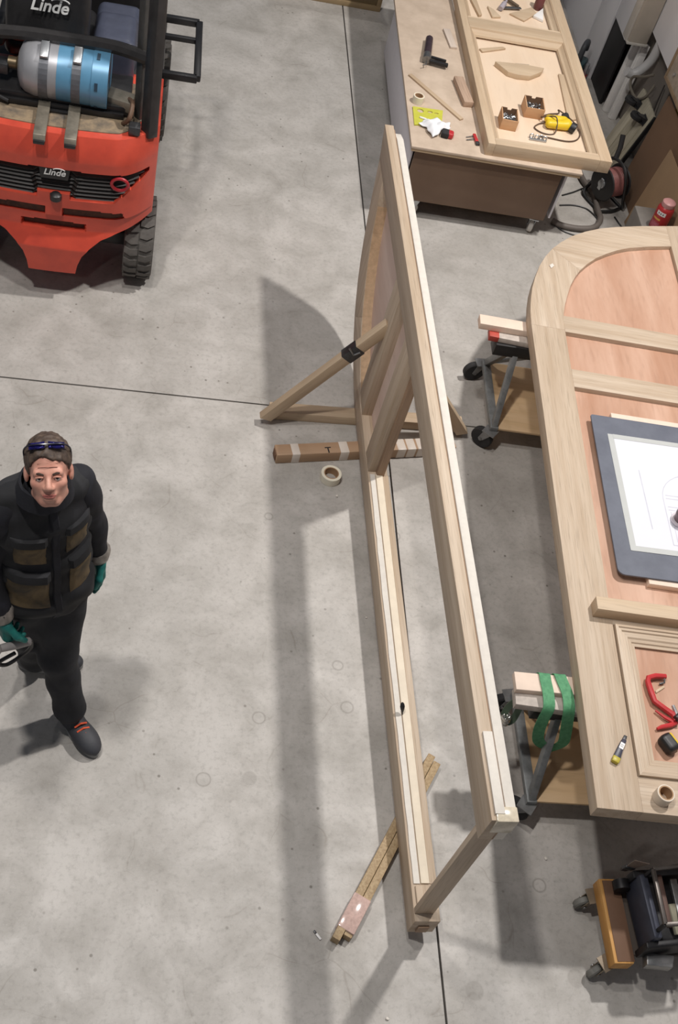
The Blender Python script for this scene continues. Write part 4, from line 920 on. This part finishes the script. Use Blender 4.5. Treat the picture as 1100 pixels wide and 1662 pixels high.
MB().box((-.081, 0, 0), (.014, .10, 1.69)).build('trunking_lid', P('pale_lid', (214, 208, 198), .5), tk, .003)
MB().box((0, 0, -.845), (.158, .138, .02)).build('end_cap', P('pale_lid', (214, 208, 198), .5), tk, .003)
pp = MB().tube(spline([(3.42, 7.62, .50), (3.47, 7.62, .49), (3.52, 7.62, .53), (3.565, 7.62, .62), (3.575, 7.62, .74), (3.575, 7.62, .80)], 6), .034, 14).build('waste_pipe', P('white_pipe', (206, 204, 202), .4, var=.05), None, smooth=True); tag(pp, 'white plastic pipe with a bent lower end on the wall', 'pipe')
lp = MB().tube(spline([(3.50, 7.34, .66), (3.46, 7.40, .60), (3.44, 7.52, .52), (3.44, 7.50, .46), (3.45, 7.35, .46), (3.46, 7.24, .54), (3.49, 7.24, .64)], 8), .010, 8).build('cable_loop', P('grey_cable', (120, 112, 100), .6), None, smooth=True); tag(lp, 'grey cable hanging in a loop below white pipe', 'cable')
lp2 = MB().tube(spline([(3.59, 7.3, .62), (3.57, 7.25, .50), (3.55, 7.18, .40), (3.52, 7.10, .42), (3.52, 6.98, .56)], 8), .006, 6).build('wall_cable', P('dark_cable', (60, 54, 50), .6), None, smooth=True); tag(lp2, 'thin dark cable hanging on the wall beside wheeled board', 'cable')
pb = MB().box((0, 0, 0), (.02, .42, .62)).build('notice_board', P('notice_face', (196, 184, 168), .7, vs=14, c2=(160, 146, 130)), None, .002); pb.location = (3.46, 6.86, 1.12); pb.rotation_euler = (0, 0, 0); tag(pb, 'wood-framed board with papers on the wall at right edge', 'notice board')
for c, d in (((0, .2, 0), (.03, .03, .64)), ((0, -.2, 0), (.03, .03, .64)), ((0, 0, .305), (.03, .37, .03)), ((0, 0, -.305), (.03, .37, .03))): MB().box(c, d).build('frame_strip', WOOD('frame_wood', (176, 152, 122), (150, 126, 100), 2), pb, .003)
MB().box((-.011, .02, .12), (.002, .26, .24)).build('paper_sheet', P('printed_paper', (206, 200, 214), .6, vs=60, c2=(150, 140, 160)), pb)
for y, z in ((.1, -.12), (-.02, -.16), (.08, -.22)): MB().lathe([(.012, 0), (.012, .012), (.005, .014)], 12, Matrix.Translation((-.011, y, z)) @ Matrix.Rotation(R(-90), 4, 'Y')).build('steel_knob', M_ZINC, pb, smooth=True)
yb = MB().lathe([(.05, 0), (.056, .01), (.056, .12), (.045, .14), (.02, .15)], 20).build('yellow_tub', P('ochre_plastic', (204, 172, 84), .5), None, smooth=True); yb.location = U(1103, 190, .66); tag(yb, 'ochre yellow plastic tub at the right edge below notice board', 'tub')
# wheeled board leaning
B2 = Vector((3.35, 7.02, .0)); T2 = Vector((3.47, 7.05, .52)); T1 = Vector((3.47, 7.38, .525)); zx = (T2 - B2); yv = (T1 - T2).normalized(); zv = (zx - yv * zx.dot(yv)).normalized(); xv = yv.cross(zv)
dl = empty('wheeled_board'); dl.matrix_world = Matrix.Translation(B2 + Vector((0, 0, .012))) @ Matrix((xv, yv, zv)).transposed().to_4x4(); tag(dl, 'worn wooden dolly board with castors leaning upright by the reel', 'dolly')
MB().box((.012, .17, .27), (.024, .34, .54)).build('deck_board', WOOD('weathered_board', (196, 188, 168), (168, 160, 140), 2, fine=12), dl, .003)
for y in (.075, .17, .255): MB().box((-.002, y, .24), (.006, .07, .44)).build('plank', WOOD('weathered_board', (196, 188, 168), (168, 160, 140), 2, fine=12), dl, .001)
for y, z in ((.06, .46), (.25, .46)):
    k = MB(); 
    for s in (-1, 1): k.prism([(-.01, -.03), (-.01, .03), (-.07, .012), (-.07, -.012)], s * .022 - .002, s * .022 + .002, lambda a, b, c: (a, y + b, z + c))
    k.box((-.006, y, z), (.006, .07, .06)); k = k.build('castor', M_DSTEEL, dl)
    MB().lathe([(.012, -.017), (.04, -.017), (.046, -.010), (.046, .010), (.04, .017), (.012, .017)], 24, Matrix.Translation((-.068, y + .012, z)), close=True).build('wheel', M_RUB, k, smooth=True)
MB().box((.02, -.008, .27), (.03, .016, .54)).build('rubber_edge', M_BLACK, dl, .004)
# cable reel
rl = empty('cable_reel', (3.24, 6.70, 0.001), R(25)); tag(rl, 'black cable reel wound with reddish cable on the floor', 'cable reel')
ax = Matrix.Translation((0, 0, .17)) @ Matrix.Rotation(R(-90), 4, 'Y')
for s in (-.075, .075): MB().lathe([(.03, s - .006), (.115, s - .006), (.122, s), (.115, s + .006), (.03, s + .006)], 32, ax, close=True).build('flange', M_BLACK, rl, smooth=True)
for k in range(11):
    s = -.062 + .0125 * k; MB().lathe([(.095 + .006 * math.cos(a), s + .006 * math.sin(a)) for a in [2 * PI * q / 8 for q in range(8)]], 28, ax, close=True).build('cable_turn', P('red_brown_cable', (146, 92, 88), .5, var=.25, vs=50), rl, smooth=True)
MB().lathe([(.09, -.066), (.09, .066)], 28, ax).build('drum', M_BLACK, rl, smooth=True)
MB().lathe([(.006, .08), (.03, .08), (.03, .092), (.006, .094)], 18, ax).build('hub', M_ZINC, rl, smooth=True); MB().box((-.092, 0, .17), (.012, .03, .085)).build('socket_plate', M_ZINC, rl, .004)
MB().tube(spline([(-.10, -.10, .012), (-.10, .10, .012), (-.03, .13, .10), (0, .12, .26), (.0, .05, .33), (0, -.05, .33), (0, -.12, .26), (.05, -.13, .10), (.10, -.10, .012), (.10, .10, .012)], 6), .012, 8).build('stand_frame', M_BLACK, rl, smooth=True)
MB().tube([(0, .05, .33), (.03, .08, .40), (.05, .12, .47)], .018, 8).build('carry_handle', M_BLACK, rl, smooth=True)
MB().tube(spline([(-.1, -.1, .012), (0, -.12, .012), (.1, -.1, .012)], 4), .012, 8).build('stand_foot', M_BLACK, rl, smooth=True)
# cardboard sheets leaning on the wall
def sheet(a, b, top, h, th, mat, label):
    a, b = Vector(a), Vector(b); y = (b - a).normalized(); up_ = (Vector(top) - a); up_ = (up_ - y * up_.dot(y)).normalized(); x = y.cross(up_)
    o = MB().box((0, (b - a).length / 2, h / 2), (th, (b - a).length, h)).build('cardboard_sheet', mat, None, .002); o.matrix_world = Matrix.Translation(a + Vector((0, 0, .004))) @ Matrix((x, y, up_)).transposed().to_4x4(); tag(o, label, 'cardboard', 'cardboard sheets leaning by the reel'); return o
sheet((3.37, 5.6, 0), (3.37, 6.50, 0), (3.44, 6.5, .62), .62, .008, P('light_cardboard', (168, 138, 106), .8, vs=4), 'pale brown cardboard sheet in front, leaning nearest the lying leaf')
sheet((3.43, 5.7, 0), (3.43, 6.95, 0), (3.475, 6.9, .62), .74, .008, P('brown_cardboard', (132, 102, 78), .8, vs=4), 'darker brown cardboard sheet behind the pale one')
# grey crate and red can
gc = MB().box((0, 0, 0), (.15, .24, .40)).build('grey_crate', P('grey_plastic', (124, 118, 112), .5), None, .01); gc.location = (3.27, 6.02, .201); tag(gc, 'grey plastic crate behind the arched end of lying leaf', 'crate')
rc = empty('red_can', (3.30, 5.93, .402), R(-10)); tag(rc, 'red canister with a white label and yellow stripe behind lying leaf', 'canister')
CR = .055
MB().lathe([(CR - .003, 0), (CR, .004), (CR, .15), (CR - .006, .165), (CR - .016, .175)], 28).build('can_body', P('can_red', (176, 48, 50), .35, var=.12), rc, smooth=True)
MB().lathe([(CR - .014, .168), (CR - .010, .178), (CR - .012, .20), (CR - .022, .208), (.012, .210)], 24).build('can_cap', P('can_cap', (206, 150, 146), .4), rc, smooth=True)
def band(name, a0, a1, z0, z1, dr, mat):
    V = [((CR + q) * math.cos(a0 + (a1 - a0) * i / 12), (CR + q) * math.sin(a0 + (a1 - a0) * i / 12), z) if False else ((CR + q) * math.cos(a0 + (a1 - a0) * i / 12), (CR + q) * math.sin(a0 + (a1 - a0) * i / 12), z) for i in range(13) for q, z in ((.0002, z0), (dr, z0), (dr, z1), (.0002, z1))]
    MB().add(V, [(i * 4 + k, i * 4 + (k + 1) % 4, i * 4 + 4 + (k + 1) % 4, i * 4 + 4 + k) for i in range(12) for k in range(4)] + [(3, 2, 1, 0), (48, 49, 50, 51)]).build(name, mat, rc)
band('white_label', R(205), R(270), .118, .145, .0010, M_WHITE)
for k in (0, 1, 2): band('label_mark', R(218 + 16 * k), R(224 + 16 * k), .126, .137, .0016, P('label_dark', (70, 30, 34), .5))
band('yellow_stripe', R(195), R(250), .082, .094, .0012, P('can_yellow', (220, 168, 84), .4))
band('pink_print', R(190), R(255), .02, .065, .0010, P('can_pink', (190, 108, 122), .5, vs=60, c2=(150, 60, 70)))
# hose and cables on the floor
hz = .022
hs_ = MB().tube(spline([U(936, 268, hz), U(946, 292, hz), U(962, 314, hz), U(970, 342, hz), U(974, 356, hz), U(964, 369, hz), U(940, 371, hz), U(912, 366, hz), U(896, 358, hz)], 8), .021, 12).build('vacuum_hose', P('grey_hose', (104, 96, 90), .6), None, smooth=True); tag(hs_, 'thick grey vacuum hose curving over the floor beside bench', 'hose')
for i, (pts, lab) in enumerate(((((912, 317), (930, 312), (950, 305), (962, 311), (978, 313)), 'thin black cable running from bench to reel'), (((908, 333), (930, 333), (950, 338), (965, 350), (972, 360)), 'thin black cable looping inside the hose curve'), (((897, 362), (912, 374), (930, 381), (942, 386)), 'thin black cable in front of the hose'), (((997, 352), (1003, 361), (1010, 370)), 'thin black cable running from reel toward lying leaf'))):
    c = MB().tube(spline([U(a, b, .006) for a, b in pts], 6), .0055, 6).build('floor_cable', M_BLACK, None, smooth=True); tag(c, lab, 'cable', 'cables on the floor by the reel')
# green planer beside the far side of the bench
gp = empty('green_planer', U(961, 128, 0.0) + Vector((-.16, .0, 0)), R(60)); tag(gp, 'teal and steel hand machine on the floor beyond the bench', 'power tool')
MB().box((0, 0, .10), (.16, .11, .10)).build('machine_body', P('machine_teal', (60, 88, 92), .4), gp, .02); MB().tube(spline([(-.06, 0, .16), (-.04, 0, .27), (.04, 0, .28), (.08, 0, .20)], 5), .022, 10).build('handle', P('machine_grey', (74, 76, 80), .5), gp, smooth=True)
MB().box((.02, -.07, .08), (.05, .03, .10)).build('steel_guard', M_ZINC, gp, .006); MB().box((-.02, -.07, .02), (.14, .05, .03)).build('red_base', M_RED, gp, .006); MB().box((.0, .02, .03), (.14, .08, .05)).build('shoe_plate', M_STEEL, gp, .004)
# ---------------------------------------------------------------- things lying on the leaf
def placed(o, p, rz=0.0): o.location = p; o.rotation_euler = (0, 0, rz); return o
a, b = U(964, 984, LZ + .033), U(1100, 1003, LZ + .033); d = (b - a).normalized()
tag(beam('square_batten', a, a + d * .92, .066, .064, pine(), None, .002), 'square pale timber batten laid across lying leaf', 'batten')
PZ = LZ - (LT - .048)      # surface of the recessed panels
for (q0, q1, lab) in (((1050, 943), (1104, 951), 'flat lath under the near edge of dark drawing board'), ((990, 679), (1104, 697), 'flat lath under the far edge of dark drawing board')):
    a, b = U(*q0, PZ + .016), U(*q1, PZ + .016); d = (b - a).normalized()
    tag(beam('flat_lath', a, a + d * .52, .05, .031, P('bleached_timber', (232, 210, 192), .6), None, .002), lab, 'lath')
DZ = PZ + .033
c1, c2 = U(958, 674, DZ + .006), U(1003, 932, DZ + .006); dv = c1 - c2; az = math.atan2(dv.y, dv.x) - PI / 2; Lb = dv.length + .006
db = empty('drawing_board', (c2.x, c2.y, DZ), az); tag(db, 'dark grey rounded board holding a white drawing on lying leaf', 'board')
Wb = .66; rr = .035
ol = arc((rr, rr), rr, PI, 1.5 * PI, 6) + arc((Wb - rr, rr), rr, 1.5 * PI, 2 * PI, 6) + arc((Wb - .012, Lb - .012), .012, 0, PI / 2, 4) + arc((.012, Lb - .012), .012, PI / 2, PI, 4)
# hand slot along the left edge
sl = [(p[0], p[1]) for p in ol]
MB().prism(sl, 0, .010).build('board_plate', P('slate_board', (104, 108, 120), .65, vs=10, c2=(92, 96, 108)), db, .002)
pq0, pq1 = U(1024, 893, DZ + .0105), U(986, 704, DZ + .0105); dv = pq1 - pq0
pa = empty('technical_drawing', (pq0.x, pq0.y, DZ + .0105), math.atan2(dv.y, dv.x) - PI / 2); tag(pa, 'white technical drawing taped down on dark board', 'drawing'); Lp = dv.length; Wp = .46
MB().box((Wp / 2, Lp / 2, .0004), (Wp, Lp, .0008)).build('sheet', M_PAPER, pa)
M_TP = P('grey_tape', (188, 190, 188), .45, var=.04)
for c, d in (((.013, Lp / 2, .0011), (.030, Lp, .0006)), ((Wp / 2, .013, .0015), (Wp, .030, .0006)), ((Wp / 2, Lp - .013, .0019), (Wp - .05, .028, .0006)), ((Wp - .013, Lp / 2, .0023), (.03, Lp, .0006))): MB().box(c, d).build('tape_strip', M_TP, pa)
M_INK = P('pale_ink', (200, 201, 212), .7)
ll = lambda x0, y0, x1, y1, w=.0032: MB().bar((x0, y0, .0010), (x1, y1, .0010), w, .0004).build('drawn_line', M_INK, pa)
ll(.125, .50, .13, .14, .005)
ql = [(.22 + .20 * (1 - math.cos(t)), .34 + .17 * math.sin(t)) for t in [PI / 2 * k / 8 for k in range(9)]]
for u_, w_ in zip(ql, ql[1:]): ll(*u_, *w_, .004)
ll(.22, .34, .22, .06, .004); ll(.42, .51, .42, .06, .004); ll(.22, .06, .42, .06, .004)
for y_ in (.36, .34, .29, .27, .18): ll(.235, y_, .41, y_, .004)
ll(.245, .26, .245, .19); ll(.245, .17, .245, .08); ll(.245, .17, .41, .17)
sn = empty('sanding_block', U(1101, 846, DZ + .0125), R(10)); tag(sn, 'brown and white hand sander standing on the drawing at right edge', 'sander')
organic('grip', smin([s_ell((.02, 0, .055), (.055, .045, .035)), s_cone((.0, 0, .02), (.05, 0, .03), .03, .03)], .02), (-.06, -.07, -.0), (.1, .07, .12), .005, P('grip_brown', (110, 88, 92), .4), sn)
MB().prism(circ(.02, 0, .062, 24, .05), .001, .014).build('base_pad', P('pad_white', (214, 206, 212), .6), sn, .003)
# red rivet pliers, chip, tape measure
RP = empty('red_locking_clamp', U(1064, 1140, PZ)); tag(RP, 'red C-shaped locking clamp lying in the lower panel', 'clamp'); o0 = U(1064, 1140, PZ)
rp = lambda px, py, h: tuple(U(px, py, PZ + h) - o0)
MB().tube([rp(1080, 1098, .02), rp(1063, 1097, .02), rp(1052, 1100, .02), rp(1051, 1106, .02), rp(1056, 1122, .02), rp(1062, 1138, .02), rp(1078, 1150, .02), rp(1092, 1160, .02), rp(1096, 1170, .02)], [.011, .012, .012, .012, .013, .012, .012, .013, .010], 8).build('frame', M_RED, RP, smooth=True)
MB().tube([rp(1063, 1153, .012), rp(1078, 1164, .014), rp(1092, 1172, .016)], [.004, .007, .009], 8).build('jaw', M_RED, RP, smooth=True)
MB().tube([rp(1066, 1183, .012), rp(1074, 1180, .014), rp(1088, 1177, .014), rp(1100, 1172, .014)], [.006, .010, .011, .008], 8).build('lever', M_RED, RP, smooth=True)
MB().tube([rp(1078, 1100, .02), rp(1078, 1108, .012), rp(1070, 1110, .008)], .004, 8).build('spindle', M_DSTEEL, RP, smooth=True)
MB().tube([rp(1092, 1146, .02), rp(1098, 1160, .03), rp(1103, 1172, .03)], .008, 8).build('steel_link', M_ZINC, RP, smooth=True)
MB().tube([rp(1096, 1166, .035), rp(1104, 1160, .035)], .012, 10).build('pivot', M_DSTEEL, RP, smooth=True)
chip('wood_chip', up((1062, 1122), (1076, 1113), (1078, 1117), (1064, 1126), z=PZ), PZ, .006, pine(0), 'tiny pale wood chip inside the red clamp', 'chip')
tm2 = empty('tape_measure', U(1080, 1212, PZ), R(-62)); tag(tm2, 'black tape measure with yellow stripe in the lower panel', 'tape measure')
organic('case', s_box((0, 0, .028), (.040, .030, .028), .018), (-.06, -.05, -.01), (.06, .05, .07), .004, M_BLACK, tm2)
MB().box((.0, .018, .044), (.062, .016, .022), Euler((R(-38), 0, 0)).to_matrix()).build('yellow_stripe', M_YEL, tm2, .004)
for k in range(5): MB().box((-.02 + .010 * k, .0228, .0531), (.005, .006 if k % 2 else .004, .0006), Euler((R(-38), 0, 0)).to_matrix()).build('stripe_print', M_BLACK, tm2)
MB().box((.02, .032, .012), (.03, .016, .012)).build('hook', M_YEL, tm2, .002)
kn = empty('utility_knife', U(1004, 1219, LZ), math.atan2(-1, -.42)); k0, k1 = U(1013, 1197, LZ), U(996, 1238, LZ); dv = k1 - k0; kn.location = k0; kn.rotation_euler = (0, 0, math.atan2(dv.y, dv.x)); Lk = dv.length; tag(kn, 'dark utility knife with white label and yellow end on left stile', 'knife')
MB().prism([(.02, -.009), (Lk * .5, -.013), (Lk, -.016), (Lk + .004, .0), (Lk, .016), (Lk * .5, .011), (.02, .010)], .001, .020).build('handle', P('knife_navy', (56, 56, 72), .4), kn, .004)
MB().box((.015, 0, .010), (.034, .014, .010)).build('blade_guard', M_DSTEEL, kn, .002); MB().box((Lk * .42, 0, .0205), (.030, .018, .001)).build('label', M_WHITE, kn)
MB().prism([(Lk - .022, -.0165), (Lk + .006, -.015), (Lk + .006, .015), (Lk - .022, .0165)], .0008, .0215).build('yellow_end', P('olive_yellow', (186, 170, 60), .4), kn, .005)
for dx in (-.004, .004): MB().box((Lk * .42 + dx, 0, .0211), (.002, .012, .0004)).build('label_print', M_BLACK, kn)
tape_roll('tape_roll', U(1072, 1296, LZ), .036, .052, 'pale tape roll standing on the bottom rail of lying leaf', P('beige_tape', (222, 208, 190), .5, var=.06), ri=.82)
chip('wood_shaving', up((891, 431), (896, 428), (899, 432), (894, 436), z=LZ), LZ, .004, M_PRIMER, 'tiny white shaving on the arch of lying leaf', 'shaving')
# ---------------------------------------------------------------- sling over the near trestle
M_GR = P('green_webbing', (92, 156, 112), .7, vs=60, c2=(70, 132, 92))
def webbing(name, pts, w, mat, label, ups, parent=None, th=.004):
    path = spline([U(*q) for q in pts], 6); o = MB().strip(path, w, th, ups).build(name, mat, parent, smooth=True)
    if label: tag(o, label, 'sling')
    return o
sx1, sx2 = U(884, 1100, .65).x, U(911, 1100, .65).x
def sling_path(pts): return spline(pts, 6)
spts = [(sx1 - .005, 2.392, .62), (sx1, 2.385, .650), (sx1, 2.35, .652), (sx1 + .002, 2.29, .651), (sx1, 2.232, .635), (sx1 - .004, 2.212, .57), (sx1 + .005, 2.205, .49), (sx1 + .03, 2.20, .41), (sx1 + .075, 2.20, .36), (sx1 + .12, 2.20, .352), (sx2 + .07, 2.20, .40), (sx2 + .05, 2.205, .49), (sx2 + .028, 2.212, .57), (sx2 + .014, 2.232, .635), (sx2 + .012, 2.29, .651), (sx2, 2.35, .652), (sx2 - .008, 2.385, .650), (sx2 - .01, 2.392, .62)]
sling = MB().strip(sling_path(spts), .050, .004, (1, -.06, 0)).build('lifting_sling', M_GR, None, smooth=True); tag(sling, 'green webbing lifting sling looped over timber at near trestle', 'sling')
s2 = webbing('webbing_strap', [(846, 1136, .58), (842, 1150, .50), (832, 1168, .42), (822, 1172, .40), (818, 1160, .44), (826, 1146, .50), (838, 1136, .57)], .028, P('grey_green_webbing', (92, 112, 92), .7), None, (1, -.4, 0)); tag(s2, 'grey-green strap loop hanging at left end of near trestle', 'strap')
bk = empty('foil_buckle', U(820, 1166, .42)); tag(bk, 'crumpled shiny metal buckle on the hanging strap', 'buckle')
organic('buckle_body', s_box((0, 0, 0), (.018, .022, .03), .008), (-.05, -.05, -.06), (.05, .05, .06), .004, P('foil', (208, 206, 200), .15, .9, var=.3, vs=80), bk, lambda g: .004 * np.sin(140 * g[..., 0] + 90 * g[..., 2]) * np.sin(120 * g[..., 1] + 70 * g[..., 2]), 0)
MB().tube([(0.012 * math.cos(a), .0, -.035 + .02 * math.sin(a)) for a in [2 * PI * k / 12 for k in range(12)]], .004, 6, closed=True).build('ring', M_STEEL, bk, smooth=True)
# ---------------------------------------------------------------- wheeled machine base at lower right
mc = empty('machine_cart', (2.17, 1.345, 0)); tag(mc, 'old machine on a wheeled timber base at lower right corner', 'machine cart')
M_OW = WOOD('orange_timber', (214, 164, 96), (190, 136, 70), 0); M_IR = P('cast_iron', (44, 43, 45), .5, .5, var=.4, vs=20); M_IR2 = P('blue_grey_iron', (66, 69, 82), .45, .4, var=.3, vs=20)
BZc = .19
beam('base_timber', (0, -.0, BZc - .035), (0, .345, BZc - .035), .085, .07, M_OW, mc, .004)
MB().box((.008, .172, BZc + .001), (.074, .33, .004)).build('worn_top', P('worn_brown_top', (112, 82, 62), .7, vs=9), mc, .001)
beam('base_timber', (.55, -.0, BZc - .035), (.55, .345, BZc - .035), .075, .07, M_OW, mc, .004)
MB().box((.28, .17, BZc - .03), (.48, .26, .02)).build('deck', P('greasy_board', (70, 60, 52), .7), mc, .003)
for x, y, az in ((-.035, .03, 3.6), (-.035, .30, 3.3), (.55, .03, 3.3), (.55, .30, 3.3)): caster(mc, x, y, BZc - .068, .042, .03, az, P('grey_tyre', (120, 118, 112), .6), P('rusty_fork', (150, 136, 118), .5, .4, var=.3))
MB().prism([(.07, .05), (.11, .05), (.10, .31), (.06, .31)], BZc, BZc + .16).build('side_casting', M_IR2, mc, .012)
MB().box((.19, .18, BZc + .05), (.14, .24, .10)).build('bed', M_IR, mc, .01)
MB().prism([(.05, .02), (.30, .05), (.30, .075), (.05, .05)], BZc, BZc + .12).build('front_casting', M_IR, mc, .008)
MB().prism([(.05, .30), (.34, .33), (.34, .36), (.05, .335)], BZc, BZc + .13).build('rear_casting', M_IR, mc, .008)
MB().lathe([(.01, -.02), (.035, -.02), (.035, .02), (.01, .02)], 18, Matrix.Translation((.03, .30, BZc + .045)) @ Matrix.Rotation(R(90), 4, 'X')).build('clamp_knob', M_IR, mc, smooth=True)
MB().box((.20, .14, BZc + .12), (.05, .12, .02), Euler((.2, .3, .2)).to_matrix()).build('rag_patch', P('pale_rag', (138, 134, 116), .9), mc, .006)
MB().prism([(.07, -.02), (.18, -.03), (.20, .02), (.08, .03)], BZc + .0, BZc + .05).build('steel_foot', M_STEEL, mc, .006)
zt = .42
for a_, b_ in (((.09, .08), (.09, .30)), ((.09, .30), (.36, .34)), ((.09, .08), (.36, .10)), ((.36, .10), (.36, .34))): beam('table_frame', (*a_, zt), (*b_, zt), .016, .016, P('worn_iron_bar', (96, 90, 86), .4, .6, var=.3), mc, .002)
for a_ in ((.09, .08), (.09, .30), (.36, .34), (.36, .10)): beam('frame_post', (*a_, BZc), (*a_, zt), .014, .014, M_IR, mc, .002, up=(0, 1, 0))
beam('cross_bar', (.14, .09, zt - .06), (.14, .30, zt - .06), .02, .02, P('rust_bar', (92, 70, 62), .6, .3), mc, .003); beam('cross_bar', (.22, .09, zt - .10), (.22, .30, zt - .10), .03, .02, M_STEEL, mc, .003)
bs = empty('dust_brush', (U(1019, 1425, .25).x, U(1019, 1425, .25).y + .04, .25)); bs.rotation_euler = (R(14), 0, R(-12)); tag(bs, 'flat bristle brush standing upright behind the machine cart', 'brush')
for k in range(13):
    t = (k - 6) / 6; MB().tube([(t * .016, 0, .05), (t * .030, .004, .17)], [.0022, .0018], 5).build('bristle', P('bristle', (140, 122, 110), .7), bs)
MB().box((0, 0, .03), (.042, .014, .045)).build('ferrule', M_DSTEEL, bs, .003); MB().box((0, 0, -.012), (.026, .012, .05)).build('brush_handle', P('dark_handle', (66, 56, 50), .5), bs, .004)
# ---------------------------------------------------------------- crumbs on the floor
rnd = random.Random(3)
for i, (px, py, s, lab) in enumerate(((546, 806, .014, 'white crumb of filler on the floor near tape roll'), (628, 1654, .012, 'white crumb on the floor at bottom edge'), (885, 1394, .012, 'white crumb on the floor below near trestle'), (594, 1003, .008, 'small white crumb beside lower stile of standing frame'), (625, 208, .010, 'white crumb at the tip of standing frame'))):
    p = U(px, py, 0); m = MB(); q = [(s * .6 * math.cos(a) * rnd.uniform(.6, 1.2), s * .6 * math.sin(a) * rnd.uniform(.6, 1.2)) for a in [2 * PI * k / 6 for k in range(6)]]
    o = m.prism(q, 0, s * .6).build('crumb', M_PRIMER, None, .001); o.location = (p.x, p.y, .0005); tag(o, lab, 'crumb')
p0, p1 = U(511, 1513, .004), U(521, 1526, .004); cl = empty('cable_clip', p0); dv = p1 - p0; cl.rotation_euler = (0, 0, math.atan2(dv.y, dv.x)); tag(cl, 'small white clip on the floor left of gold batten', 'clip')
MB().box((.022, 0, .002), (.03, .010, .005)).build('clip_body', M_WHITE, cl, .002); MB().box((.0, 0, .002), (.016, .008, .005)).build('clip_tip', M_DSTEEL, cl, .002)
